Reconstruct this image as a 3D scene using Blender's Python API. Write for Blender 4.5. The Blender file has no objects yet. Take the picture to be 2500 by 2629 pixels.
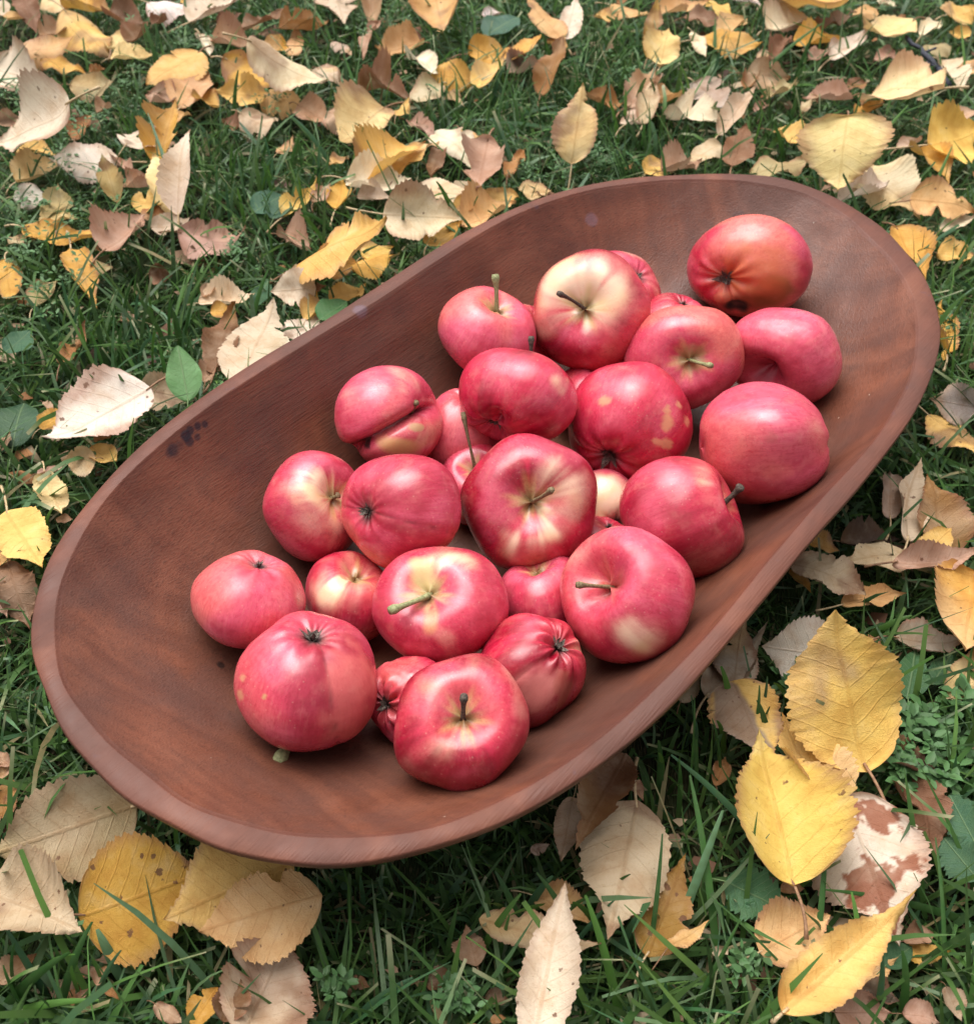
import bpy, math, random
import numpy as np
from mathutils import Vector, Matrix

# ---------------------------------------------------------------- camera, sky, sun, exposure
SC = bpy.context.scene
COL = SC.collection
FPX, PW, PH = 2700.0, 2500.0, 2629.0            # focal length and size of the photograph in its own pixels
PITCH, ROLL = 0.808601, 0.067608
RIM = 0.100
CAM = np.array([0.0, 0.0, 0.480])
_f = np.array([0, math.cos(PITCH), -math.sin(PITCH)]); _u = np.array([0, math.sin(PITCH), math.cos(PITCH)]); _r = np.array([1.0, 0, 0])
CR = math.cos(ROLL) * _r + math.sin(ROLL) * _u
CU = -math.sin(ROLL) * _r + math.cos(ROLL) * _u
CF = _f
cam = bpy.data.cameras.new('camera'); camo = bpy.data.objects.new('camera', cam); COL.objects.link(camo)
camo.matrix_world = Matrix(((CR[0], CU[0], -CF[0], CAM[0]), (CR[1], CU[1], -CF[1], CAM[1]), (CR[2], CU[2], -CF[2], CAM[2]), (0, 0, 0, 1)))
cam.sensor_fit = 'VERTICAL'; cam.sensor_height = 36.0; cam.sensor_width = 36.0
cam.lens = 36.0 * FPX / PH
cam.clip_start = 0.01; cam.clip_end = 500
cam.dof.use_dof = True; cam.dof.focus_distance = 0.53; cam.dof.aperture_fstop = 18
SC.camera = camo

SUN_EL, SUN_AZ = math.radians(68), math.radians(-40)   # azimuth measured from +Y towards +X
world = bpy.data.worlds.new('World'); SC.world = world; world.use_nodes = True
wn = world.node_tree; wn.nodes.clear()
sky = wn.nodes.new('ShaderNodeTexSky'); sky.sky_type = 'NISHITA'; sky.sun_disc = False
sky.sun_elevation = SUN_EL; sky.sun_rotation = SUN_AZ
sky.air_density = 1.0; sky.dust_density = 6.0; sky.ozone_density = 0.6
hsv = wn.nodes.new('ShaderNodeHueSaturation'); hsv.inputs['Saturation'].default_value = 0.20   # overcast: a pale, almost grey sky
bg = wn.nodes.new('ShaderNodeBackground'); bg.inputs['Strength'].default_value = 0.085
wo = wn.nodes.new('ShaderNodeOutputWorld')
wn.links.new(sky.outputs[0], hsv.inputs['Color']); wn.links.new(hsv.outputs[0], bg.inputs[0]); wn.links.new(bg.outputs[0], wo.inputs[0])
sun = bpy.data.lights.new('sun', 'SUN'); sun.energy = 1.5; sun.angle = math.radians(60); sun.color = (1.0, 0.975, 0.94)
suno = bpy.data.objects.new('sun', sun); COL.objects.link(suno)
sd = Vector((math.sin(SUN_AZ) * math.cos(SUN_EL), math.cos(SUN_AZ) * math.cos(SUN_EL), math.sin(SUN_EL)))
suno.rotation_euler = sd.to_track_quat('Z', 'Y').to_euler()
vs = SC.view_settings
vs.view_transform = 'Standard'; vs.look = 'None'; vs.gamma = 1.0; vs.use_curve_mapping = False
vs.exposure = 1.22
SC.cycles.max_bounces = 5; SC.cycles.diffuse_bounces = 3; SC.cycles.glossy_bounces = 2; SC.cycles.transmission_bounces = 2; SC.cycles.transparent_max_bounces = 4
SC.cycles.caustics_reflective = False; SC.cycles.caustics_refractive = False

rng = np.random.default_rng(7)
random.seed(7)

# ---------------------------------------------------------------- helpers
def ray(px, py):
    return CR * ((px - PW / 2) / FPX) + CU * (-(py - PH / 2) / FPX) + CF

def at(px, py, z):
    r = ray(px, py)
    return CAM + r * ((z - CAM[2]) / r[2])

def proj(P):
    d = np.asarray(P) - CAM
    w = d @ CF
    return np.array([PW / 2 + FPX * (d @ CR) / w, PH / 2 - FPX * (d @ CU) / w])

def tag(o, label=None, cat=None, group=None, kind=None):
    if label: o['label'] = label
    if cat: o['category'] = cat
    if group: o['group'] = group
    if kind: o['kind'] = kind
    return o

def empty(name, loc=(0, 0, 0), rz=0.0):
    o = bpy.data.objects.new(name, None); COL.objects.link(o)
    o.empty_display_size = 0.02
    o.location = loc; o.rotation_euler = (0, 0, rz)
    return o

def mesh_obj(name, V, F, mat, parent=None, smooth=True, cols=None, uv=None, vecs=None):
    me = bpy.data.meshes.new(name)
    V = np.asarray(V, dtype=np.float32)
    if isinstance(F, np.ndarray) and F.ndim == 2:
        k = F.shape[1]
        me.vertices.add(len(V)); me.vertices.foreach_set('co', V.ravel())
        me.loops.add(F.size); me.loops.foreach_set('vertex_index', F.astype(np.int32).ravel())
        me.polygons.add(len(F)); me.polygons.foreach_set('loop_start', np.arange(0, F.size, k, dtype=np.int32))
        me.update(calc_edges=True)
    else:
        me.from_pydata([tuple(map(float, v)) for v in V], [], [tuple(map(int, f)) for f in F]); me.update()
    if smooth:
        me.polygons.foreach_set('use_smooth', np.ones(len(me.polygons), dtype=bool))
    if cols is not None:
        a = me.attributes.new('col', 'FLOAT_COLOR', 'POINT')
        c = np.ones((len(V), 4), dtype=np.float32); c[:, :3] = cols
        a.data.foreach_set('color', c.ravel())
    for nm, arr in (vecs or {}).items():
        arr = np.asarray(arr, dtype=np.float32)
        if arr.ndim == 1:
            a = me.attributes.new(nm, 'FLOAT', 'POINT'); a.data.foreach_set('value', arr)
        else:
            a = me.attributes.new(nm, 'FLOAT_VECTOR', 'POINT'); a.data.foreach_set('vector', arr.ravel())
    me.materials.append(mat)
    o = bpy.data.objects.new(name, me); COL.objects.link(o)
    if parent: o.parent = parent
    return o

def grid_faces(n, m, wrap=False):
    i = np.arange(n - 1)[:, None]; j = np.arange(m if wrap else m - 1)[None, :]
    a = i * m + j; b = i * m + (j + 1) % m; c = (i + 1) * m + (j + 1) % m; d = (i + 1) * m + j
    return np.stack([a, b, c, d], -1).reshape(-1, 4)

def tube(pts, rad, sides=7):
    pts = np.asarray(pts, float); n = len(pts)
    rad = np.broadcast_to(np.asarray(rad, float), (n,))
    T = np.gradient(pts, axis=0); T /= np.linalg.norm(T, axis=1)[:, None]
    ref = np.array([0.3, 0.2, 0.9]) if abs(T[0][2]) < 0.8 else np.array([0.9, 0.3, 0.1])
    A = np.cross(T, ref); A /= np.linalg.norm(A, axis=1)[:, None]; B = np.cross(T, A)
    th = np.linspace(0, 2 * np.pi, sides, endpoint=False)
    V = pts[:, None] + rad[:, None, None] * (np.cos(th)[None, :, None] * A[:, None] + np.sin(th)[None, :, None] * B[:, None])
    V = V.reshape(-1, 3)
    F = [tuple(f) for f in grid_faces(n, sides, True)]
    F.append(tuple(range(sides))[::-1]); F.append(tuple((n - 1) * sides + k for k in range(sides)))
    return V, F

def sines(P, seed, freq, octs=3, gain=0.55):
    """smooth pseudo noise of points P (n,3), about -1..1"""
    r = np.random.default_rng(seed); out = np.zeros(len(P)); a = 1.0; tot = 0
    for o in range(octs):
        for k in range(5):
            d = r.normal(size=3); d /= np.linalg.norm(d)
            out += a * np.sin(P @ d * freq * (2 ** o) * r.uniform(0.7, 1.4) + r.uniform(0, 6.28)) / 2.2
        tot += a; a *= gain
    return out / tot

def vnoise(x, y, freq, seed, octs=4):
    r = np.random.default_rng(seed); out = np.zeros(len(x)); a = 1.0; tot = 0
    for o in range(octs):
        G = r.random((64, 64)); u = x * freq + 20; v = y * freq + 20
        i, j = np.floor(u).astype(int), np.floor(v).astype(int); fu, fv = u - i, v - j; fu = fu * fu * (3 - 2 * fu); fv = fv * fv * (3 - 2 * fv)
        g = lambda p, q: G[p % 64, q % 64]
        out += a * ((g(i, j) * (1 - fu) + g(i + 1, j) * fu) * (1 - fv) + (g(i, j + 1) * (1 - fu) + g(i + 1, j + 1) * fu) * fv)
        tot += a; a *= 0.55; freq *= 2.03
    return out / tot

def smooth(e0, e1, x):
    t = np.clip((x - e0) / (e1 - e0), 0, 1); return t * t * (3 - 2 * t)

def mixc(a, b, f):
    f = np.asarray(f)[..., None]; return np.asarray(a) * (1 - f) + np.asarray(b) * f

class NT:
    """small node-tree helper"""
    def __init__(s, name):
        s.m = bpy.data.materials.new(name); s.m.use_nodes = True; s.t = s.m.node_tree; s.t.nodes.clear()
        s.out = s.n('ShaderNodeOutputMaterial')
    def n(s, typ, **kw):
        nd = s.t.nodes.new(typ)
        for k, v in kw.items():
            if k.startswith('i_'): nd.inputs[k[2:].replace('_', ' ')].default_value = v
            else: setattr(nd, k, v)
        return nd
    def l(s, a, b): s.t.links.new(a, b)
    def attr(s, nm): return s.n('ShaderNodeAttribute', attribute_name=nm)
    def noise(s, vec, scale, detail=4, rough=0.55, dist=0.0):
        nd = s.n('ShaderNodeTexNoise'); nd.inputs['Scale'].default_value = scale; nd.inputs['Detail'].default_value = detail
        nd.inputs['Roughness'].default_value = rough; nd.inputs['Distortion'].default_value = dist
        if vec is not None: s.l(vec, nd.inputs['Vector'])
        return nd.outputs['Fac']
    def ramp(s, fac, a, b, lo=0.0, hi=1.0):
        nd = s.n('ShaderNodeMapRange'); nd.interpolation_type = 'SMOOTHSTEP'
        nd.inputs['From Min'].default_value = a; nd.inputs['From Max'].default_value = b
        nd.inputs['To Min'].default_value = lo; nd.inputs['To Max'].default_value = hi
        s.l(fac, nd.inputs['Value']); return nd.outputs['Result']
    def math(s, op, a, b=None, c=None):
        nd = s.n('ShaderNodeMath', operation=op)
        for k, x in enumerate((a, b, c)):
            if x is None: continue
            if isinstance(x, (int, float)): nd.inputs[k].default_value = x
            else: s.l(x, nd.inputs[k])
        return nd.outputs[0]
    def mix(s, fac, a, b, blend='MIX'):
        nd = s.n('ShaderNodeMix', data_type='RGBA', blend_type=blend)
        for k, x in ((0, fac), (6, a), (7, b)):
            if isinstance(x, (int, float)): nd.inputs[k].default_value = x
            elif isinstance(x, tuple): nd.inputs[k].default_value = (*x, 1) if len(x) == 3 else x
            else: s.l(x, nd.inputs[k])
        return nd.outputs[2]
    def mapping(s, vec, scale=(1, 1, 1), loc=(0, 0, 0)):
        nd = s.n('ShaderNodeMapping'); nd.inputs['Scale'].default_value = scale; nd.inputs['Location'].default_value = loc
        s.l(vec, nd.inputs['Vector']); return nd.outputs[0]
    def bump(s, h, strength, dist):
        nd = s.n('ShaderNodeBump'); nd.inputs['Strength'].default_value = strength; nd.inputs['Distance'].default_value = dist
        s.l(h, nd.inputs['Height']); return nd.outputs[0]
    def principled(s, col, rough, spec=0.5, normal=None, **kw):
        nd = s.n('ShaderNodeBsdfPrincipled')
        for k, x in (('Base Color', col), ('Roughness', rough), ('Specular IOR Level', spec)):
            if isinstance(x, (int, float)): nd.inputs[k].default_value = x
            elif isinstance(x, tuple): nd.inputs[k].default_value = (*x, 1)
            else: s.l(x, nd.inputs[k])
        if normal is not None: s.l(normal, nd.inputs['Normal'])
        for k, x in kw.items(): nd.inputs[k.replace('_', ' ')].default_value = x
        return nd.outputs[0]
    def done(s, sh): s.l(sh, s.out.inputs['Surface']); return s.m

# ---------------------------------------------------------------- materials
def mat_ground():
    t = NT('soil_and_thatch'); g = t.n('ShaderNodeNewGeometry').outputs['Position']
    a = t.noise(g, 45, 3, 0.7); b = t.noise(g, 6, 1); c = t.noise(t.mapping(g, (900, 160, 300)), 1, 0)
    col = t.mix(t.ramp(a, 0.35, 0.7), (0.018, 0.014, 0.009), (0.060, 0.042, 0.024))
    col = t.mix(t.ramp(b, 0.35, 0.6, 0.2, 0.8), col, (0.030, 0.060, 0.018))
    col = t.mix(t.ramp(c, 0.62, 0.75, 0, 0.5), col, (0.13, 0.10, 0.055))
    h = t.math('ADD', a, c)
    return t.done(t.principled(col, 0.95, 0.15, t.bump(h, 0.8, 0.006)))

def mat_grass():
    t = NT('grass_blades'); a = t.attr('col')
    g = t.n('ShaderNodeNewGeometry').outputs['Position']
    n = t.noise(g, 260, 0)
    col = t.mix(t.ramp(n, 0.3, 0.75, 0, 0.35), a.outputs['Color'], (0.085, 0.14, 0.045))
    p = t.principled(col, 0.48, 0.32)
    tr = t.n('ShaderNodeBsdfTranslucent'); t.l(col, tr.inputs['Color'])
    mx = t.n('ShaderNodeMixShader'); mx.inputs[0].default_value = 0.28
    t.l(p, mx.inputs[1]); t.l(tr.outputs[0], mx.inputs[2])
    return t.done(mx.outputs[0])

def mat_leaf(name='dry_leaf', green=False):
    t = NT(name); col = t.attr('col').outputs['Color']; uvw = t.attr('luv').outputs['Vector']; sd = t.attr('seedv').outputs['Vector']
    sp = t.n('ShaderNodeSeparateXYZ'); t.l(uvw, sp.inputs[0]); u, v, spot = sp.outputs
    add = t.n('ShaderNodeVectorMath', operation='ADD'); t.l(uvw, add.inputs[0]); t.l(sd, add.inputs[1])
    flat = add.outputs[0]
    au = t.math('ABSOLUTE', u)
    # side veins: lines climbing outwards from the midrib
    wob = t.noise(flat, 6, 0)
    ph = t.math('SUBTRACT', v, t.math('MULTIPLY', au, 0.62))
    ph = t.math('ADD', ph, t.math('MULTIPLY', wob, 0.035))
    saw = t.math('ABSOLUTE', t.math('SUBTRACT', t.math('FRACT', t.math('MULTIPLY', ph, 8.5)), 0.5))
    side = t.ramp(saw, 0.0, 0.085, 1.0, 0.0)
    mid = t.ramp(au, 0.004, 0.02, 1.0, 0.0)
    vein = t.math('MAXIMUM', t.math('MULTIPLY', side, 0.55), mid)
    net = t.n('ShaderNodeTexVoronoi', feature='DISTANCE_TO_EDGE'); net.inputs['Scale'].default_value = 42; t.l(flat, net.inputs['Vector'])
    netl = t.ramp(net.outputs['Distance'], 0.0, 0.12, 1.0, 0.0)
    m1 = t.noise(flat, 4.5, 3, 0.6); m2 = t.noise(flat, 34, 3, 0.65)
    if green:
        c = t.mix(t.ramp(m1, 0.3, 0.7, 0, 0.5), col, t.mix(0.5, col, (0.10, 0.17, 0.05)))
        c = t.mix(t.math('MULTIPLY', vein, 0.55), c, (0.17, 0.24, 0.11))
    else:
        dk = t.mix(1.0, col, (0.70, 0.52, 0.36), 'MULTIPLY')
        lt = t.mix(0.35, col, (0.80, 0.70, 0.52))
        c = t.mix(t.ramp(m1, 0.42, 0.75, 0, 0.55), col, dk)
        c = t.mix(t.ramp(m1, 0.5, 0.2, 0, 0.5), c, lt)
        c = t.mix(t.ramp(m2, 0.55, 0.72, 0, 0.35), c, dk)
        c = t.mix(t.math('MULTIPLY', vein, 0.32), c, t.mix(1.0, c, (0.70, 0.56, 0.42), 'MULTIPLY'))
        # small brown freckles, more of them where 'spot' is high
        vo = t.n('ShaderNodeTexVoronoi'); vo.inputs['Scale'].default_value = 9; t.l(flat, vo.inputs['Vector'])
        vc = t.n('ShaderNodeSeparateColor'); t.l(vo.outputs['Color'], vc.inputs[0])
        rad = t.math('MULTIPLY', t.math('MULTIPLY', vc.outputs[0], vc.outputs[1]), t.math('ADD', t.math('MULTIPLY', spot, 0.40), 0.08))
        dd = t.math('SUBTRACT', t.math('ADD', vo.outputs['Distance'], t.math('MULTIPLY', t.math('SUBTRACT', m2, 0.5), 0.55)), rad)
        fre = t.ramp(dd, -0.03, 0.03, 0.85, 0.0)
        c = t.mix(fre, c, (0.15, 0.065, 0.035))
    h = t.math('ADD', t.math('MULTIPLY', vein, 0.8), t.math('ADD', t.math('MULTIPLY', netl, 0.25), t.math('MULTIPLY', m2, 0.7)))
    nrm = t.bump(h, 0.5, 0.0009)
    p = t.principled(c, 0.62 if not green else 0.42, 0.25 if not green else 0.4, nrm)
    tr = t.n('ShaderNodeBsdfTranslucent'); t.l(c, tr.inputs['Color']); t.l(nrm, tr.inputs['Normal'])
    mx = t.n('ShaderNodeMixShader'); mx.inputs[0].default_value = 0.22
    t.l(p, mx.inputs[1]); t.l(tr.outputs[0], mx.inputs[2])
    return t.done(mx.outputs[0])

def mat_simple(name, c0, c1, scale, rough=0.7, spec=0.3, bump=0.3, bd=0.001):
    t = NT(name); g = t.n('ShaderNodeNewGeometry').outputs['Position']
    n = t.noise(g, scale, 4, 0.65)
    return t.done(t.principled(t.mix(t.ramp(n, 0.3, 0.7), c0, c1), rough, spec, t.bump(n, bump, bd)))

def mat_apple():
    t = NT('apple_skin'); col = t.attr('col').outputs['Color']; st = t.attr('streak').outputs['Vector']; mk = t.attr('mask').outputs['Vector']
    sp = t.n('ShaderNodeSeparateXYZ'); t.l(mk, sp.inputs[0]); russ, blush, wr = sp.outputs
    ob = t.n('ShaderNodeTexCoord').outputs['Object']
    s0 = t.noise(ob, 42, 4, 0.62, 0.5); s1 = t.noise(st, 9.0, 4, 0.66); s2 = t.noise(st, 32, 2, 0.6); n1 = t.noise(ob, 95, 3, 0.6); n2 = t.noise(ob, 480, 1, 0.6)
    deep = t.mix(1.0, col, (0.72, 0.36, 0.46), 'MULTIPLY')
    pale = t.mix(0.30, col, (0.74, 0.34, 0.25))
    f = t.math('MULTIPLY', t.ramp(s1, 0.48, 0.70, 0, 0.5), blush)
    c = t.mix(f, col, deep)
    c = t.mix(t.math('MULTIPLY', t.ramp(s2, 0.50, 0.72, 0, 0.6), blush), c, deep)
    c = t.mix(t.math('MULTIPLY', t.ramp(s1, 0.46, 0.26, 0, 0.5), blush), c, pale)
    c = t.mix(t.math('MULTIPLY', t.ramp(s0, 0.50, 0.70, 0, 0.75), blush), c, deep)
    c = t.mix(t.ramp(s0, 0.46, 0.30, 0, 0.45), c, pale)
    c = t.mix(t.ramp(n1, 0.5, 0.75, 0, 0.38), c, pale)
    c = t.mix(t.math('MULTIPLY', t.ramp(n2, 0.52, 0.68, 0, 0.35), blush), c, deep)
    # lenticels
    vo = t.n('ShaderNodeTexVoronoi'); vo.inputs['Scale'].default_value = 330; t.l(ob, vo.inputs['Vector'])
    vc = t.n('ShaderNodeSeparateColor'); t.l(vo.outputs['Color'], vc.inputs[0])
    dot = t.math('MULTIPLY', t.ramp(vo.outputs['Distance'], 0.06, 0.20, 0.20, 0.0), t.ramp(vc.outputs[0], 0.45, 0.6))
    c = t.mix(t.math('MULTIPLY', dot, blush), c, (0.78, 0.48, 0.36))
    # russet and scars keep a rough corky look
    rr = t.math('MULTIPLY', russ, t.ramp(n1, 0.25, 0.55, 0.55, 1.0))
    rough = t.math('ADD', t.ramp(s0, 0.35, 0.65, 0.22, 0.42), t.math('MULTIPLY', rr, 0.35))
    h = t.math('ADD', t.math('MULTIPLY', n1, wr), t.math('MULTIPLY', n2, 0.10))
    nrm = t.bump(h, 0.35, 0.0009)
    p = t.principled(c, rough, 0.62, nrm)
    return t.done(p)

def mat_wood(name, rim=False):
    t = NT(name); ob = t.n('ShaderNodeTexCoord').outputs['Object']
    warp = t.n('ShaderNodeVectorMath', operation='MULTIPLY_ADD')
    nz = t.n('ShaderNodeTexNoise'); nz.inputs['Scale'].default_value = 9; nz.inputs['Detail'].default_value = 1.5; t.l(ob, nz.inputs['Vector'])
    t.l(nz.outputs['Color'], warp.inputs[0]); warp.inputs[1].default_value = (0.03, 0.028, 0.028); t.l(ob, warp.inputs[2])
    # growth rings of the log the bowl was hewn from: its axis runs along the bowl, above the rim
    sep = t.n('ShaderNodeSeparateXYZ'); t.l(warp.outputs[0], sep.inputs[0])
    yy = sep.outputs[1]; zz = t.math('SUBTRACT', sep.outputs[2], 0.19)
    rr = t.math('SQRT', t.math('ADD', t.math('MULTIPLY', yy, yy), t.math('MULTIPLY', zz, zz)))
    rr = t.math('ADD', rr, t.math('MULTIPLY', sep.outputs[0], 0.06))
    comb = t.n('ShaderNodeCombineXYZ'); t.l(rr, comb.inputs[0]); t.l(t.math('MULTIPLY', sep.outputs[0], 0.05), comb.inputs[1])
    ring = t.noise(comb.outputs[0], 150, 3, 0.6)
    fib = t.noise(t.mapping(ob, (26, 420, 420)), 1, 3, 0.7)
    pore = t.noise(t.mapping(ob, (90, 1300, 1300)), 1, 0, 0.5)
    blot = t.noise(ob, 11, 4, 0.6, 0.6); blot2 = t.noise(ob, 38, 3, 0.6)
    a, b = ((0.108, 0.036, 0.020), (0.186, 0.066, 0.036)) if not rim else ((0.112, 0.041, 0.027), (0.142, 0.053, 0.035))
    c = t.mix(t.ramp(ring, 0.25, 0.75), a, b)
    c = t.mix(t.ramp(blot, 0.40, 0.64, 0, 0.65), c, (0.082, 0.038, 0.029))
    c = t.mix(t.ramp(blot, 0.48, 0.30, 0, 0.6), c, (0.220, 0.084, 0.049))
    c = t.mix(t.ramp(blot2, 0.5, 0.72, 0, 0.30), c, (0.062, 0.026, 0.018))
    c = t.mix(t.ramp(fib, 0.48, 0.75, 0, 0.0 if rim else 0.30), c, (0.046, 0.018, 0.012))
    c = t.mix(t.ramp(pore, 0.66, 0.74, 0, 0.0 if rim else 0.35), c, (0.045, 0.020, 0.014))
    # dust specks
    vo = t.n('ShaderNodeTexVoronoi'); vo.inputs['Scale'].default_value = 75; t.l(t.mapping(ob, (1, 1.6, 1.6)), vo.inputs['Vector'])
    vc = t.n('ShaderNodeSeparateColor'); t.l(vo.outputs['Color'], vc.inputs[0])
    dust = t.math('MULTIPLY', t.ramp(vo.outputs['Distance'], 0.02, 0.06, 0.8, 0.0), t.ramp(vc.outputs[1], 0.86, 0.9))
    c = t.mix(dust, c, (0.55, 0.45, 0.36))
    if rim:
        blk = t.noise(t.mapping(ob, (60, 60, 60)), 1, 3, 0.7)
        c = t.mix(t.ramp(blk, 0.63, 0.75, 0, 0.55), c, (0.085, 0.050, 0.060))
    for (P, r, ring_r, colr, amt) in STAINS:
        q = t.n('ShaderNodeVectorMath', operation='DISTANCE'); t.l(ob, q.inputs[0]); q.inputs[1].default_value = P
        dn = t.math('ADD', q.outputs['Value'], t.math('MULTIPLY', t.math('SUBTRACT', blot2, 0.5), r * 2.0))
        if ring_r: dn = t.math('ABSOLUTE', t.math('SUBTRACT', dn, ring_r))
        c = t.mix(t.ramp(dn, r * 0.55, r * 1.15, amt, 0.0), c, colr)
    tool = t.noise(t.mapping(ob, (16, 60, 60)), 1, 0)
    h = t.math('ADD', t.math('MULTIPLY', fib, 0.5), t.math('ADD', t.math('MULTIPLY', tool, 2.2), t.math('MULTIPLY', pore, 0.4)))
    rough = t.ramp(blot2, 0.3, 0.7, 0.38, 0.58)
    return t.done(t.principled(c, rough, 0.20 if rim else 0.40, t.bump(h, 0.34, 0.0012)))

# ---------------------------------------------------------------- the ground
def build_ground():
    xs = np.concatenate([np.linspace(-60, -1.2, 8), np.linspace(-1.0, 1.2, 90), np.linspace(1.4, 60, 8)])
    ys = np.concatenate([np.linspace(-60, -0.3, 8), np.linspace(-0.1, 2.2, 94), np.linspace(2.6, 60, 8)])
    X, Y = np.meshgrid(xs, ys); P = np.stack([X.ravel(), Y.ravel(), 0 * X.ravel()], 1)
    P[:, 2] = -0.004 + 0.003 * np.clip(sines(P, 3, 22, 3), -1, 1)
    tag(mesh_obj('ground', P, grid_faces(len(ys), len(xs)), mat_ground()), kind='structure')
build_ground()

# ---------------------------------------------------------------- the wooden bowl
BC = np.array([0.038628, 0.449360]); BYAW = 0.935424; NEXP = 2.756716
AO, BO, AI, BI = 0.304696, 0.155662, 0.293822, 0.146376
CO = [1.00069, 0.00476, -0.00092, 0.00417, -0.00409, 0.00593, -0.00387, 0.005, -0.00477, 0.01072, 0.00393, 0.01199, 0.00243]
CI = [0.99951, -0.00076, 0.00333, 0.00347, 0.0019, 0.00525, 0.00139, 0.00073, -0.00392, 0.0089, -0.00109, 0.01426, 0.0002]
DEPTH = 0.086
def outline(th, a, b, c, s=1.0):
    co, si = np.cos(th), np.sin(th)
    k = (np.abs(co) ** NEXP + np.abs(si) ** NEXP) ** (-1 / NEXP)
    w = c[0] + sum(c[2 * j - 1] * np.cos(j * th) + c[2 * j] * np.sin(j * th) for j in range(1, 7))
    return np.stack([a * co * k * w * s, b * si * k * w * s], -1)
def z_in(rho): return RIM - DEPTH * (1 - np.clip(rho, 0, 1.3) ** 3.4)
def bowl_rho(x, y, a=AI, b=BI):
    dx, dy = x - BC[0], y - BC[1]; c, s = math.cos(BYAW), math.sin(BYAW)
    u, v = c * dx + s * dy, -s * dx + c * dy
    return (np.abs(u / a) ** NEXP + np.abs(v / b) ** NEXP) ** (1 / NEXP)
def on_bowl(px, py):
    r = ray(px, py)
    for k in range(4000):
        P = CAM + r * (0.2 + k * 0.0003)
        q = bowl_rho(P[0], P[1])
        if q < 1.02 and P[2] < z_in(q): break
    dx, dy = P[0] - BC[0], P[1] - BC[1]; c, s = math.cos(BYAW), math.sin(BYAW)
    return (c * dx + s * dy, -s * dx + c * dy, P[2])
INK = (0.012, 0.010, 0.016)
STAINS = [(on_bowl(526, 1090), 0.0028, 0, INK, 0.8), (on_bowl(508, 1095), 0.0031, 0, INK, 0.85), (on_bowl(490, 1104), 0.0031, 0, INK, 0.85), (on_bowl(478, 1118), 0.0035, 0, INK, 0.9), (on_bowl(486, 1131), 0.0030, 0, INK, 0.8),
          (on_bowl(508, 1121), 0.0024, 0, INK, 0.7), (on_bowl(446, 1156), 0.0041, 0, INK, 0.75), (on_bowl(436, 1163), 0.0032, 0, INK, 0.5), (on_bowl(462, 1143), 0.0030, 0, INK, 0.35),
          (on_bowl(1520, 563), 0.0045, 0, (0.25, 0.20, 0.28), 0.22), (on_bowl(925, 800), 0.005, 0, (0.26, 0.24, 0.34), 0.18),
          (on_bowl(566, 1708), 0.0026, 0, (0.02, 0.012, 0.010), 0.85), (on_bowl(1900, 560), 0.006, 0, (0.06, 0.03, 0.03), 0.4)]
def build_bowl():
    root = empty('wooden_bowl', (BC[0], BC[1], 0), BYAW)
    tag(root, 'oval hewn reddish brown wooden dough bowl filled with red apples', 'bowl')
    n = 192; th = np.linspace(0, 2 * np.pi, n, endpoint=False)
    wob = 0.0012 * np.sin(3 * th + 1) + 0.0008 * np.sin(7 * th)                      # hand-hewn unevenness
    def ring(a, b, c, s, z): return np.concatenate([outline(th, a, b, c, s), np.broadcast_to(np.asarray(z) + 0 * th, (n,))[:, None]], 1)
    body = []
    rh = np.concatenate([np.linspace(0.004, 0.9, 26), [0.94, 0.97, 0.985, 0.9945]])
    uneven = 1 + 0.0028 * np.sin(5 * th + 0.6) + 0.002 * np.sin(11 * th + 2) + 0.0012 * np.sin(23 * th)
    un = lambda A, q: np.concatenate([A[:, :2] * (1 + (uneven - 1) * q)[:, None], A[:, 2:]], 1)
    ins = [un(ring(AI, BI, CI, r, z_in(r) + wob * r * 0.8), r ** 6) for r in rh]
    inn = un(ring(AI, BI, CI, 0.9945, z_in(0.9945) + wob * 0.8), 0.9945 ** 6)
    mi, mo = outline(th, AI, BI, CI) * uneven[:, None], outline(th, AO, BO, CO) * (2 - uneven)[:, None]
    def between(f, z): return np.concatenate([mi * (1 - f) + mo * f, (z + wob)[:, None]], 1)
    rim = [inn, between(0.0, RIM - 0.0006 + 0 * th), between(0.035, RIM - 0.0001 + 0 * th), between(0.07, RIM + 0 * th), between(0.5, RIM + 0 * th), between(0.93, RIM - 0.0002 + 0 * th), between(0.985, RIM - 0.0007 + 0 * th),
           between(1.005, RIM - 0.0018 + 0 * th), between(1.0, RIM - 0.0032 + 0 * th), between(0.94, RIM - 0.0052 + 0 * th)]
    outs = [between(0.94, RIM - 0.0052 + 0 * th)]
    for s in (0.955, 0.935, 0.91, 0.86, 0.80, 0.72, 0.64, 0.55):
        outs.append(ring(AO, BO, CO, s, np.maximum(z_in(s * 1.01) - 0.0135 + wob, 0.001)))
    outs.append(ring(AO, BO, CO, 0.5, 0.0005))
    V = np.concatenate(ins); F = [tuple(f) for f in grid_faces(len(ins), n, True)]
    V = np.concatenate([V, [[0, 0, float(z_in(0.0))]]]); c0 = len(V) - 1
    F += [(c0, (j + 1) % n, j) for j in range(n)]
    off = len(V); V = np.concatenate([V] + outs)
    F += [tuple(np.array(f) + off) for f in grid_faces(len(outs), n, True)]
    F.append(tuple(off + (len(outs) - 1) * n + j for j in range(n)))
    mesh_obj('body', V, F, mat_wood('hewn_wood'), root)
    mesh_obj('rim', np.concatenate(rim), grid_faces(len(rim), n, True), mat_wood('worn_rim_wood', True), root)
build_bowl()

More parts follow.
